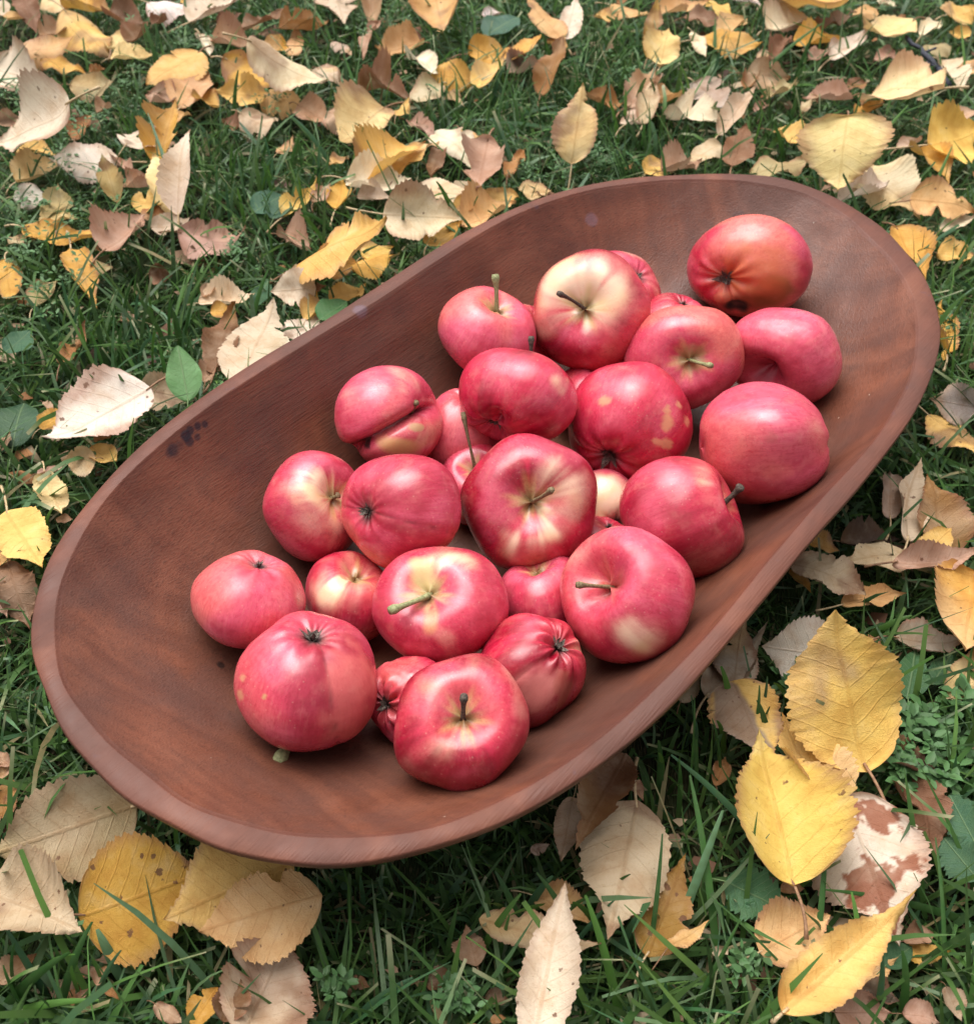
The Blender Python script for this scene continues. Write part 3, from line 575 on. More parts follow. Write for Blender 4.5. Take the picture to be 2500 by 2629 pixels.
# ---------------------------------------------------------------- fallen leaves
LCOL = {'c': (.77, .63, .46), 'w': (.79, .68, .58), 'y': (.76, .48, .15), 'b': (.78, .52, .12), 'p': (.74, .56, .27), 'g': (.64, .35, .075), 'o': (.66, .39, .17),
        't': (.58, .43, .30), 'k': (.46, .36, .18), 'n': (.21, .105, .055), 'r': (.47, .29, .195), 'd': (.10, .066, .048), 'q': (.37, .18, .065), 'h': (.46, .38, .31)}
CNAME = {'c': 'cream', 'w': 'whitish', 'y': 'yellow', 'b': 'bright yellow', 'p': 'pale yellow', 'g': 'golden', 'o': 'orange-tan', 't': 'tan', 'k': 'khaki', 'n': 'brown', 'r': 'pinkish brown', 'd': 'dark brown', 'q': 'rusty orange', 'h': 'greyish tan'}
LEAVES = [
 (58,-9,90,67,.7,'n',{}),
 (121,-4,206,22,.5,'p',{}),
 (175,13,282,40,.45,'g',{}),
 (175,45,273,130,.75,'y',{'N': 'orange-yellow leaf in the upper left corner'}),
 (107,94,175,74,.65,'r',{}),
 (45,132,188,121,.45,'o',{}),
 (112,154,217,177,.22,'g',{}),
 (287,130,345,63,.35,'p',{}),
 (291,150,394,146,.25,'p',{}),
 (506,134,385,215,.6,'y',{'N': 'bright yellow oval leaf near the upper left'}),
 (-9,179,112,210,.8,'w',{'N': 'whitish leaf on the left edge'}),
 (188,224,291,228,.55,'k',{}),
 (179,278,11,372,.6,'w',{'N': 'large pale cream leaf near the left edge', 'z': 0.012}),
 (49,385,139,394,.45,'y',{}),
 (296,416,139,414,.6,'w',{'N': 'pinkish white leaf left of the folded upright leaf'}),
 (334,443,287,401,.5,'r',{}),
 (300,510,264,405,.45,'k',{'tz': 0.03}),
 (49,470,141,416,.75,'p',{}),
 (40,506,119,506,.75,'w',{}),
 (146,587,154,495,.85,'k',{}),
 (448,535,394,385,.45,'p',{'tz': 0.03}),
 (454,535,470,329,.27,'c',{'N': 'tall upright pale leaf left of the bowl', 'tz': 0.03, 'z': 0.01, 'fold': 0.1}),
 (345,524,448,515,.6,'y',{}),
 (309,488,394,461,.5,'r',{}),
 (327,385,396,338,.8,'c',{}),
 (403,405,452,273,.55,'g',{}),
 (390,242,452,269,.6,'r',{}),
 (466,269,533,197,.8,'o',{}),
 (676,244,562,242,.7,'y',{'N': 'orange-yellow leaf in the upper left grass'}),
 (676,242,784,269,.65,'o',{}),
 (770,278,842,304,.7,'r',{}),
 (645,110,813,219,.42,'c',{'N': 'long cream leaf in the upper left', 'z': 0.012}),
 (681,116,743,130,.7,'g',{}),
 (587,163,734,215,.4,'g',{}),
 (806,179,878,197,.6,'t',{}),
 (549,103,645,119,.6,'r',{}),
 (515,94,537,146,.55,'w',{}),
 (385,7,493,29,.5,'w',{'N': 'whitish leaf at the top left edge'}),
 (493,49,609,0,.4,'c',{}),
 (470,4,524,13,.5,'y',{}),
 (627,81,734,22,.3,'n',{}),
 (725,85,837,76,.4,'q',{}),
 (752,139,766,85,.6,'o',{}),
 (287,45,372,67,.5,'n',{}),
 (331,112,381,76,.6,'n',{}),
 (-4,313,51,300,.8,'r',{}),
 (193,354,235,304,.6,'q',{}),
 (72,591,269,625,.28,'g',{'N': 'curled golden leaf left of the bowl'}),
 (278,656,369,566,.65,'r',{'N': 'pinkish tan leaf above the shadowed grass'}),
 (470,604,625,618,.4,'r',{'N': 'arched pinkish tan leaf upper left of the bowl', 'fold': -0.5}),
 (372,564,457,537,.5,'q',{}),
 (394,587,484,573,.6,'t',{}),
 (627,313,712,345,.7,'t',{'z': -0.008}),
 (734,557,810,484,.4,'y',{}),
 (806,524,846,479,.6,'r',{}),
 (251,287,287,273,.5,'r',{}),
 (9,9,-18,54,.8,'t',{}),
 (1117,-13,1139,101,1.05,'o',{'N': 'large yellow and tan leaf at the top edge'}),
 (857,-13,884,63,1.1,'t',{'z': -0.006}),
 (951,-4,960,81,.5,'r',{}),
 (964,58,931,141,.4,'r',{}),
 (1074,116,967,134,.6,'o',{}),
 (1061,146,1121,193,.6,'w',{}),
 (1114,188,1220,206,.7,'g',{'N': 'golden leaf with dark specks above the bowl'}),
 (1208,143,1311,139,.45,'g',{}),
 (1220,217,1291,170,.5,'y',{}),
 (1305,157,1385,92,.35,'g',{}),
 (1437,94,1354,4,.4,'o',{}),
 (1452,96,1479,-7,.5,'c',{}),
 (1390,237,1443,105,.45,'q',{'N': 'brownish orange upright leaf above the bowl'}),
 (1468,410,1495,224,.55,'p',{'N': 'pale upright leaf with a dark edge', 'tz': 0.02, 'z': 0.01, 'edge': 0.8}),
 (1515,251,1593,273,.6,'q',{}),
 (1618,264,1676,201,.7,'r',{}),
 (1609,322,1672,269,.6,'t',{}),
 (980,287,879,364,.85,'p',{'N': 'pale yellow oval leaf with long stalk', 'pet': (1045, 264)}),
 (904,313,826,282,.9,'r',{'N': 'crumpled pinkish brown leaf', 'crumple': 1.0}),
 (931,224,1052,251,.4,'n',{}),
 (1123,224,1061,273,.65,'k',{}),
 (1020,298,1049,260,.5,'y',{}),
 (821,179,866,206,.9,'t',{}),
 (940,452,1081,363,.38,'y',{'N': 'narrow yellow leaf behind the bowl'}),
 (1117,336,1213,405,.5,'w',{}),
 (1056,311,1117,358,.4,'r',{}),
 (1181,331,1237,365,.4,'o',{}),
 (1251,367,1224,499,.75,'r',{'N': 'pinkish brown leaf with stalk up behind the bowl', 'pet': (1267, 331), 'z': 0.008}),
 (1255,381,1278,430,.5,'o',{}),
 (1108,448,1141,381,.5,'n',{}),
 (1014,454,1119,363,.25,'y',{}),
 (897,466,1047,475,.55,'c',{}),
 (922,506,998,510,.6,'t',{}),
 (864,544,879,468,.75,'g',{}),
 (996,555,1177,564,.72,'c',{'N': "big round cream leaf touching the bowl's far side", 'pet': (888, 533), 'z': 0.014}),
 (1079,488,1222,501,.5,'c',{}),
 (1166,537,1224,528,.6,'y',{}),
 (1242,515,1329,501,.5,'y',{}),
 (1336,488,1410,499,.4,'p',{}),
 (1195,571,1316,522,.4,'o',{}),
 (1103,631,1181,582,.5,'g',{}),
 (935,663,1007,636,.6,'y',{}),
 (1307,450,1347,390,.4,'q',{}),
 (1314,188,1376,161,.6,'d',{}),
 (1571,13,1663,45,.35,'o',{}),
 (1587,9,1609,0,.7,'q',{}),
 (1694,168,1716,72,.8,'p',{'N': "pale yellow leaf beyond the bowl's far rim", 'z': 0.006}),
 (1664,143,1687,-4,.3,'y',{'tz': 0.03}),
 (1689,31,1810,22,.25,'o',{}),
 (1761,49,1853,58,.5,'n',{}),
 (1828,-4,1882,51,.3,'y',{}),
 (1853,87,1913,49,.6,'o',{}),
 (1808,101,1944,123,.5,'g',{'N': 'golden leaf at the top right of centre'}),
 (1779,87,1812,132,.45,'c',{}),
 (1922,190,2025,197,.8,'q',{'N': 'orange brown leaf standing in the grass'}),
 (1980,154,2014,105,.6,'n',{}),
 (1709,289,1841,329,.35,'c',{'N': "folded cream leaf above the bowl's far end", 'fold': 0.6}),
 (1850,334,1934,231,.33,'t',{}),
 (1788,224,1855,282,.7,'h',{}),
 (1653,313,1678,195,.45,'t',{}),
 (1680,266,1743,242,.7,'o',{}),
 (1877,432,1911,329,.6,'n',{'N': 'brown leaf right behind the far rim'}),
 (1783,414,1873,358,.4,'t',{}),
 (1703,441,1792,425,.45,'r',{}),
 (1660,441,1716,412,.7,'y',{}),
 (2174,309,2150,486,1.1,'p',{'N': "broad light yellow leaf beyond the bowl's right end", 'pet': (2175, 287), 'z': 0.01}),
 (1994,338,2076,378,.4,'y',{}),
 (1933,450,2074,405,.35,'k',{}),
 (2164,506,2267,484,.6,'w',{}),
 (2222,425,2359,542,.6,'c',{'N': 'ragged cream leaf right of the broad yellow leaf'}),
 (2347,510,2502,533,.65,'o',{'N': 'orange-tan leaf near the right edge', 'z': 0.012}),
 (2379,381,2515,340,.85,'b',{'N': 'bright yellow leaf cut by the right edge', 'pet': (2242, 385), 'z': 0.006}),
 (2354,390,2435,452,.6,'g',{}),
 (2432,331,2506,278,.45,'t',{}),
 (2410,231,2217,249,.4,'p',{'N': 'long pale yellow leaf at the right', 'pet': (2484, 224)}),
 (2200,291,2262,260,.55,'g',{}),
 (2177,255,2065,257,.3,'r',{'pet': (2220, 242)}),
 (2338,63,2209,94,.45,'p',{'N': 'pale yellow leaf beside the twig', 'z': 0.008}),
 (2137,146,2224,87,.45,'w',{}),
 (2043,116,2170,107,.25,'g',{}),
 (1971,83,2059,56,.55,'c',{}),
 (2083,69,1998,-4,.5,'t',{}),
 (2061,9,2188,4,.75,'y',{'N': 'yellow leaf at the top right edge'}),
 (2173,38,2074,87,.3,'n',{}),
 (1879,-4,1956,9,.4,'w',{}),
 (2430,45,2506,27,.85,'y',{'N': 'yellow leaf in the top right corner'}),
 (2383,130,2441,114,.6,'k',{}),
 (2414,168,2468,231,.7,'c',{'N': "striped cream leaf beside the twig's lower end"}),
 (2468,161,2506,193,.7,'o',{}),
 (2419,591,2506,551,.35,'c',{}),
 (2300,603,2375,704,.5,'g',{'N': 'golden leaf poking out behind the right rim'}),
 (2412,650,2502,654,.55,'y',{'N': "yellow leaf right of the bowl's far end"}),
 (2420,908,2413,782,.38,'g',{'N': 'narrow golden leaf hugging the right rim'}),
 (2422,921,2435,891,.5,'g',{}),
 (2502,1045,2393,1025,.85,'h',{'N': 'pale grey leaf on the right edge', 'z': 0.01}),
 (2393,1067,2519,1175,.5,'y',{'N': 'yellow leaf below the pale grey one'}),
 (18,678,31,781,.6,'g',{'N': 'golden leaf on the left edge'}),
 (181,636,242,768,.5,'g',{'N': 'mottled golden leaf in the left grass'}),
 (237,667,287,699,.6,'k',{}),
 (90,788,143,716,.6,'k',{'z': -0.006}),
 (389,704,439,707,.9,'n',{'N': 'small square brown leaf in the dark grass'}),
 (519,779,648,770,.35,'c',{'N': 'small cream leaf above the purple brown one'}),
 (544,799,598,797,.5,'g',{'z': 0.012}),
 (549,945,604,801,.5,'n',{'N': 'purple brown leaf beside the left rim', 'z': 0.01}),
 (618,972,703,810,.7,'c',{'N': 'large cream leaf tucked under the left rim', 'z': 0.012}),
 (743,869,819,815,.6,'c',{}),
 (804,739,701,748,.95,'w',{'N': 'small scalloped pinkish cream leaf', 'z': 0.012, 'pet': (806, 694)}),
 (786,815,837,770,.7,'y',{}),
 (372,1005,134,1137,.55,'w',{'N': 'large whitish leaf left of the bowl', 'z': 0.01}),
 (369,999,479,1021,.75,'t',{}),
 (110,1101,181,1050,.6,'g',{}),
 (244,1178,168,1182,.9,'t',{}),
 (242,1153,302,1196,.7,'y',{'N': 'yellow-tan leaf at the upper left rim'}),
 (101,1220,168,1202,.35,'r',{}),
 (244,1131,289,1119,.5,'q',{}),
 (157,929,222,851,.35,'q',{'crumple': 1.0}),
 (528,981,564,931,.6,'r',{}),
 (112,1030,139,1052,.5,'r',{}),
 (0,1151,27,1115,.6,'r',{}),
 (522,761,555,743,.6,'r',{}),
 (116,1227,163,1330,.6,'p',{'N': 'pale yellow leaf left of the rim'}),
 (13,1303,114,1473,.65,'y',{'N': 'big golden yellow leaf at the left rim', 'z': 0.01}),
 (27,1464,67,1590,.75,'n',{'N': 'dark shrivelled leaf at the left rim', 'crumple': 1.0}),
 (-4,1424,20,1509,.6,'o',{}),
 (-4,1513,18,1581,.6,'r',{}),
 (148,1330,188,1339,.5,'r',{}),
 (-9,1939,31,1970,.7,'r',{}),
 (329,2075,0,2189,.72,'k',{'N': 'large khaki leaf under the lower left rim', 'z': 0.006}),
 (-27,2285,199,2388,.85,'t',{'N': 'large cream-tan leaf on the lower left edge', 'z': 0.012}),
 (224,2348,528,2240,1.02,'g',{'N': 'large spotted golden leaf under the front rim', 'z': 0.006, 'flat': 1.0, 'spots': 1.0}),
 (734,2222,439,2352,.72,'y',{'N': 'yellow leaf between the spotted golden and tan ones', 'z': 0.013, 'flat': 1.0}),
 (808,2305,528,2384,.72,'o',{'N': 'tan-yellow leaf with pale stalk under the front rim', 'z': 0.022, 'flat': 1.0, 'pet': (846, 2296)}),
 (627,2652,734,2415,.85,'t',{'N': 'tan leaf on the bottom edge left of centre', 'z': 0.006}),
 (578,2616,613,2516,.75,'n',{'z': 0.01}),
 (497,2625,555,2536,.6,'g',{}),
 (0,2518,94,2455,.45,'q',{}),
 (269,2536,304,2563,.6,'q',{}),
 (201,2567,228,2540,.6,'n',{}),
 (251,2527,273,2482,.6,'r',{}),
 (4,2093,27,1985,.5,'q',{}),
 (-9,2003,34,1963,.6,'r',{}),
 (403,2581,470,2625,.5,'r',{}),
 (1642,2052,1561,2401,.6,'t',{'N': "large mottled tan leaf below the bowl's near side", 'z': 0.01}),
 (1601,1945,1485,2164,.5,'n',{'N': 'brown curled leaf under the near rim', 'z': 0.02}),
 (1467,2061,1440,2209,.45,'t',{}),
 (1369,2670,1443,2301,.34,'c',{'N': 'pointed cream leaf at the bottom edge', 'nb': 1.0, 'z': 0.02, 'tz': 0.012}),
 (1248,2366,1516,2444,.4,'t',{'N': 'tan leaf with orange edge below the bowl', 'z': 0.006}),
 (1382,2299,1512,2370,.45,'o',{}),
 (1221,2473,1199,2384,.75,'r',{'N': 'small pinkish brown leaf in open grass'}),
 (1096,2518,1181,2522,.6,'n',{'z': -0.008}),
 (1248,2563,1306,2572,.7,'n',{'z': -0.006}),
 (903,2518,948,2536,.6,'n',{'z': -0.008}),
 (1261,2621,1297,2612,.6,'q',{}),
 (1534,2339,1588,2312,.5,'r',{}),
 (1364,2187,1409,2169,.5,'t',{'z': -0.006}),
 (1606,1990,1651,2048,.5,'r',{}),
 (2224,1957,2126,1594,.70,'b',{'N': 'big yellow leaf with pinkish edge right of the bowl', 'z': 0.016, 'nb': 1.0, 'edge': 0.35, 'pet': (2305, 2190)}),
 (2135,1684,1969,1661,1.05,'w',{'N': 'grey-cream leaf behind the big yellow one', 'z': 0.008}),
 (1884,1755,1902,1612,.7,'h',{}),
 (1886,1760,1973,1957,.68,'y',{'N': 'yellow leaf with a grey-brown patch', 'z': 0.014, 'patch': 1, 'pet': (1888, 1630)}),
 (2135,2073,2005,1867,.6,'y',{'N': 'spotted golden leaf under the bright yellow one', 'z': 0.01, 'spots': 1.0}),
 (2043,1442,2213,1518,.5,'t',{'N': 'curled tan leaf at the right rim', 'z': 0.012}),
 (2325,1419,2166,1442,.5,'t',{'z': 0.01}),
 (2506,1469,2466,1679,1.0,'g',{'N': 'big golden leaf cut by the right edge', 'z': 0.012, 'edge': 0.5}),
 (2305,1444,2506,1426,.25,'r',{'N': 'rolled pinkish edge leaf above the big golden one', 'z': 0.02}),
 (2432,1419,2376,1236,.55,'q',{'N': 'brown-orange upright leaf at the right', 'tz': 0.02}),
 (2374,1419,2441,1354,.75,'y',{'z': 0.012}),
 (2307,1384,2345,1196,.3,'c',{'N': 'cream strip leaf right of the bowl', 'tz': 0.01}),
 (2282,1325,2287,1204,.5,'t',{}),
 (2166,1388,2296,1393,.5,'d',{'z': -0.006}),
 (2170,1549,2325,1509,.35,'o',{}),
 (2307,1641,2466,1654,.5,'h',{'z': -0.004, 'dark': 1.0}),
 (2450,1787,2495,1672,.6,'p',{'N': 'pale leaf low on the right edge', 'pet': (2412, 1796)}),
 (2247,1934,2408,1988,.5,'d',{'N': 'dark grey-brown leaf below the big yellow leaf', 'dark': 1.0}),
 (2034,1462,2079,1516,.45,'g',{}),
 (2076,1393,2148,1415,.55,'g',{}),
 (1817,1787,1947,1643,.5,'h',{'z': -0.004}),
 (1750,1796,1794,1728,.6,'t',{'z': -0.006}),
 (2032,2247,1947,1909,.72,'b',{'N': 'brightest yellow leaf at the lower right', 'nb': 1.0, 'z': 0.024}),
 (2177,2070,2296,2393,.85,'w',{'N': 'cream leaf with rust-red blotches', 'z': 0.01, 'rust': 1.0, 'pet': (2166, 1896)}),
 (2023,2590,2311,2332,.38,'y',{'N': 'folded yellow leaf at the lower right', 'z': 0.024, 'fold': 0.5, 'pet': (1982, 2625)}),
 (1964,2433,2126,2348,.85,'o',{'N': 'tan-yellow notched leaf', 'z': 0.01}),
 (2332,1990,2394,2200,.55,'n',{'N': 'brown leaf right of the rust-blotched one'}),
 (1669,2435,1750,2216,.6,'g',{'N': 'golden brown leaf at the bottom', 'dark': 1.0, 'spots': 1.0}),
 (1718,2428,1814,2370,.25,'o',{'pet': (1673, 2491), 'z': 0.01}),
 (2332,2449,2432,2444,.5,'g',{}),
 (2193,2522,2291,2469,.6,'o',{}),
 (2148,2599,2273,2599,.9,'r',{}),
 (2428,2540,2466,2616,.6,'t',{}),
 (2323,2599,2412,2621,.6,'r',{}),
 (2005,2285,2059,2285,.7,'r',{}),
 (2215,2545,2300,2572,.6,'d',{}),
 (1839,2012,1861,1945,.6,'q',{'z': -0.004}),
 (2323,2419,2394,2401,.7,'r',{}),
 (764,674,982,571,.32,'y',{'N': "folded yellow leaf at the bowl's far side", 'z': 0.02, 'fold': -0.4}),
 (814,679,919,675,.75,'y',{'z': 0.006}),
 (906,685,1006,647,.5,'g',{}),
 (730,608,796,649,.6,'r',{}),
 (857,778,934,743,.6,'y',{}),
 (807,821,814,761,.6,'y',{}),
 (810,746,837,731,.5,'n',{}),
 (758,709,777,679,.6,'k',{}),
 (1529,40,1573,54,.5,'y',{}),
 (1911,233,1947,197,.5,'q',{}),
 (1973,251,2045,210,.4,'k',{}),
 (1408,107,1457,134,.4,'q',{}),
 (2256,0,2296,18,.4,'c',{}),
 (560,54,618,45,.4,'r',{}),
 (2081,148,2126,134,.5,'n',{}),
 (739,613,788,627,.6,'r',{}),
 (510,251,564,278,.6,'y',{}),
 (452,313,488,287,.5,'o',{}),
 (27,58,72,27,.6,'o',{}),
 (394,67,430,49,.5,'n',{}),
 (233,188,269,179,.5,'q',{}),
 (578,313,613,340,.6,'n',{'z': -0.004}),
 (857,107,902,134,.5,'t',{}),
 (1278,36,1233,45,.5,'w',{}),
 (1143,251,1188,264,.5,'t',{'z': -0.004}),
 (1045,67,1081,99,.5,'n',{'z': -0.004}),
 (1493,278,1529,313,.5,'n',{'z': -0.004}),
 (1381,493,1426,501,.5,'n',{}),
 (1947,148,1982,134,.5,'t',{}),
 (2287,134,2242,157,.5,'r',{'z': -0.003}),
 (2367,81,2412,54,.6,'c',{}),
 (2215,215,2170,228,.5,'n',{}),
 (2090,251,2054,287,.4,'k',{}),
 (2309,381,2359,358,.5,'t',{}),
 (2488,90,2439,81,.6,'y',{}),
 (1741,9,1687,4,.5,'o',{}),
 (1938,287,1973,269,.5,'r',{}),
 (2242,27,2188,45,.5,'o',{}),
 (888,403,848,430,.5,'o',{}),
 (716,394,752,367,.5,'o',{'z': -0.004}),
 (27,627,72,609,.5,'k',{}),
 (313,824,349,810,.5,'r',{'z': -0.006}),
]
M_LEAF = mat_leaf()
M_GREEN = mat_leaf('green_leaf', True)
M_PET = mat_simple('leaf_stalk', (0.38, 0.26, 0.13), (0.58, 0.44, 0.27), 500, 0.6)
M_PETD = mat_simple('brown_leaf_stalk', (0.16, 0.08, 0.045), (0.30, 0.17, 0.09), 500, 0.6)
M_PETG = mat_simple('green_leaf_stalk', (0.10, 0.16, 0.06), (0.17, 0.25, 0.10), 500, 0.5)
FOOT = []      # footprints, so that the grass below stays below

def leaf_blade(seed, w, fold, curl, bend, crumple, kind='birch', m=9):
    """unit leaf along +Y, normal +Z: returns verts, faces, u (across, -1..1 scaled by width), v"""
    r = np.random.default_rng(seed)
    n = 76
    s = np.linspace(0, 1, n); a = np.linspace(-1, 1, m)
    if kind == 'birch':
        k0 = r.uniform(0.50, 0.62); k1 = r.uniform(0.80, 1.0)
        prof = s ** k0 * (1 - s) ** (k1 + 0.1); prof /= prof.max()
        prof = prof * (1 - 0.38 * smooth(0.62, 0.96, s)); teeth, amp = int(r.integers(12, 17)), 0.062
    elif kind == 'plantain':
        prof = np.sin(np.pi * s ** 0.75) ** 0.75; teeth, amp = 0, 0
    else:                                                          # dandelion
        prof = s ** 0.55 * (1 - s) ** 0.75; prof /= prof.max(); teeth, amp = 4, 0.22
    hw = np.stack([prof, prof], 1) * w / 2
    for sd in (0, 1):
        if teeth:
            ph = s * teeth + r.uniform(0, 1)
            saw = 1 - (ph % 1.0); saw2 = 1 - ((ph * 2.6) % 1.0)
            hw[:, sd] += w * amp * (saw * 0.75 + saw2 * 0.4 - 0.5) * smooth(0.03, 0.16, s) * smooth(1.0, 0.9, s) * (0.6 + 0.4 * prof)
        hw[:, sd] *= 1 + 0.06 * np.sin(s * 5 + r.uniform(0, 6))
        hw[:, sd] *= r.uniform(0.84, 1.1)
        if kind == 'birch' and m == 9 and r.random() < 0.36:                  # a torn or eaten edge
            c0 = r.uniform(0.25, 0.85); hw[:, sd] *= 1 - r.uniform(0.2, 0.65) * np.exp(-((s - c0) / r.uniform(0.03, 0.06)) ** 2)
    hw = np.maximum(hw, 0.0015)
    S, Aa = np.meshgrid(s, a, indexing='ij')
    HW = np.where(Aa < 0, hw[:, :1], hw[:, 1:])
    X = Aa * HW
    # teeth only move the rim of the blade, and lean towards the tip
    Y = S + 0.10 * np.abs(Aa) ** 1.5 * HW * (1 - S)
    X = X + 0.05 * w * np.sin(S * 3 + r.uniform(0, 6)) * S * (1 - S) * r.uniform(-1, 1) * 3
    Z = fold * np.abs(X) + curl * (X ** 2) / max(w, .2) * 2.2 + bend * (S - 0.5) ** 2 * 1.2
    P = np.stack([X.ravel(), Y.ravel(), 0 * X.ravel()], 1)
    Z = Z.ravel() + (0.020 + 0.05 * crumple) * sines(P, seed + 5, 5.5, 2) + (0.006 + 0.02 * crumple) * sines(P, seed + 6, 19, 2) * np.abs(Aa).ravel()
    Z += (0.028 + 0.05 * crumple) * np.sin(S.ravel() * r.uniform(9, 15) + r.uniform(0, 6)) * (np.abs(Aa).ravel() ** 3) * r.uniform(0.3, 1)
    if kind == 'birch':                                            # margins roll up or under, and the blade twists
        aa = Aa.ravel(); hwf = HW.ravel()
        for sg in (-1, 1):
            Z += (0.15 if crumple == 0.05 else 1) * np.where(aa * sg > 0, np.abs(aa) ** 3 * hwf * r.uniform(-0.35, 0.75) * (0.5 + 0.5 * np.sin(S.ravel() * r.uniform(2, 6) + r.uniform(0, 6))), 0)
        tw = (0.1 if crumple == 0.05 else 1) * r.normal(0, 0.28) * (S.ravel() - 0.4); Z += X.ravel() * np.tan(np.clip(tw, -.5, .5))
        Z += (0 if crumple == 0.05 else 1) * r.choice([0, 0, 0.22, -0.18, 0.3]) * np.maximum(0, S.ravel() - 0.62) ** 2 * 4   # curled tip
    V = np.stack([X.ravel(), Y.ravel(), Z], 1)
    return V, grid_faces(n, m), X.ravel(), S.ravel(), np.abs(Aa).ravel()

def frame(B, Tp, roll):
    y = Tp - B; L = np.linalg.norm(y); y = y / L
    up = np.array([0, 0, 1.0]); x = np.cross(y, up); x /= np.linalg.norm(x); zz = np.cross(x, y)
    c, s = math.cos(roll), math.sin(roll)
    x2 = c * x + s * zz; z2 = -s * x + c * zz
    return x2, y, z2, L

def build_leaf(idx, bx, by, tx, ty, wa, colr, o, kind='birch', name='fallen_leaf', green=None, lmax=0.072):
    if kind == 'birch':                                            # the toothed tip and the rounded base reach a little beyond what is measured
        dx, dy = (tx - bx) * 0.07, (ty - by) * 0.07; bx, by, tx, ty = bx - dx, by - dy, tx + dx, ty + dy; wa *= 1.02
    r = np.random.default_rng(5000 + idx * 13)
    z0 = 0.020 + r.uniform(0, 0.005) + o.get('z', 0) * 0.8
    bz = tz = z0
    up_is_tip = ty < by
    if 'tz' in o: tz += o['tz'] * 0.8
    B, Tp = at(bx, by, bz), at(tx, ty, tz)
    lm = lmax * r.uniform(0.92, 1.05)
    if np.linalg.norm(Tp - B) > lm:                                # it cannot be that long lying flat: it leans up towards the viewer
        lo, hi = 0.0, 0.045
        for _ in range(18):
            md = (lo + hi) / 2
            if up_is_tip: q = np.linalg.norm(at(tx, ty, tz + md) - B)
            else: q = np.linalg.norm(Tp - at(bx, by, bz + md))
            if q > lm: lo = md
            else: hi = md
        if up_is_tip: tz += hi
        else: bz += hi
        B, Tp = at(bx, by, bz), at(tx, ty, tz)
    pxl = math.hypot(tx - bx, ty - by); want = wa * pxl
    pd = np.array([tx - bx, ty - by]) / pxl; pn = np.array([-pd[1], pd[0]])
    C = (B + Tp) / 2
    def seen(w, roll):
        x, y, zz, L = frame(B, Tp, roll)
        return abs((proj(C + x * w * L / 2) - proj(C - x * w * L / 2)) @ pn)
    wt = 0.76; roll = 0.0
    rolls = np.radians(np.arange(-52, 53, 4)); sv = np.array([seen(wt, q) for q in rolls])
    flat = seen(wt, 0)
    if flat < want:
        ok = [q for q, v in zip(rolls, sv) if v >= want]
        roll = min(ok, key=abs) if ok else rolls[sv.argmax()]
        if not ok: wt = min(1.05, wt * want / max(sv.max(), 1e-6))
    else:
        k = want / flat
        wt = max(0.30, wt * max(k, 0.42)); rest = seen(wt, 0)
        if rest > want * 1.15:
            ok = [q for q, v in zip(rolls, [seen(wt, q) for q in rolls]) if v <= want * 1.1]
            roll = min(ok, key=abs) if ok else rolls[np.argmin([seen(wt, q) for q in rolls])]
    x, y, zz, L = frame(B, Tp, roll)
    dry = colr in 'nrdq'
    fold = o.get('fold', r.uniform(-0.05, 0.30)); curl = r.uniform(-0.5, 0.8) + (0.4 if dry else 0); bend = r.uniform(-0.22, 0.26)
    crumple = o.get('crumple', 0.0) + (r.uniform(0.6, 1.4) if dry else r.uniform(0.15, 0.85))
    if o.get('flat'): fold, curl, bend, crumple = 0.04, 0.0, 0.0, 0.05
    if kind != 'birch': fold, curl, bend, crumple = 0.15, 0.1, r.uniform(-.2, .1), 0.05
    V, F, U, S, E = leaf_blade(9000 + idx, wt, fold, curl, bend, crumple, kind, 41 if ('rust' in o or 'patch' in o) else (11 if 'nb' in o else 9))
    W = B + (V[:, :1] * x + V[:, 1:2] * y + V[:, 2:] * zz) * L
    lift = max(0.0, 0.006 - W[:, 2].min())
    W[:, 2] += lift * 0.8
    # a leaf beside the bowl rests against its wall instead of entering it
    rho = bowl_rho(W[:, 0], W[:, 1], AO, BO)
    lim = np.where(rho < 0.97, np.maximum(z_in(rho) - 0.020, 0.004), 9)
    W[:, 2] = np.minimum(W[:, 2], np.maximum(lim, 0.004 + 0 * lim))
    cen = W.mean(0); cen[2] = W[:, 2].min()
    # colours that belong to the leaf: drying edge, patches, rust blotches
    base = np.array(green if green is not None else LCOL[colr]) * r.uniform(0.9, 1.08) * np.array([1, r.uniform(0.95, 1.05), r.uniform(0.88, 1.1)])
    if o.get('dark'): base = base * 0.55
    P2 = np.stack([U, S, 0 * U], 1); n1 = sines(P2, 77 + idx, 7, 3); n2 = sines(P2, 78 + idx, 3.2, 2)
    c = np.tile(base, (len(V), 1))
    if green is None:
        c = mixc(c, np.array(LCOL[r.choice(list('otgycr'))]) * 0.95, smooth(0.1, 0.7, n2) * r.uniform(0.1, 0.5))
        ed = o.get('edge', r.choice([0, 0.3, 0.5, 0.7]))
        c = mixc(c, np.array([.34, .16, .10]), smooth(0.72, 1.0, E + 0.18 * n1) * ed)
        if r.random() < 0.45: c = mixc(c, np.array([.24, .125, .075]), smooth(0.35, 0.8, n1) * 0.65)
        if 'patch' in o: c = mixc(c, np.array([.27, .19, .15]), smooth(0.35, 0.30, np.hypot((S - 0.55) / 1.5, (U - 0.12) * 1.4) + 0.08 * n1) * 0.9)
        if 'rust' in o: c = mixc(c, np.array([.26, .075, .03]), smooth(0.54, 0.60, vnoise(U, S, 7, 505) + 0.07 * (np.abs(U - 0.07) < 0.07) - 0.12 * (np.abs(U) > 0.3)) * 0.9)
    spots = o.get('spots', float(r.uniform(0, 0.45)))
    root = empty(name, tuple(cen))
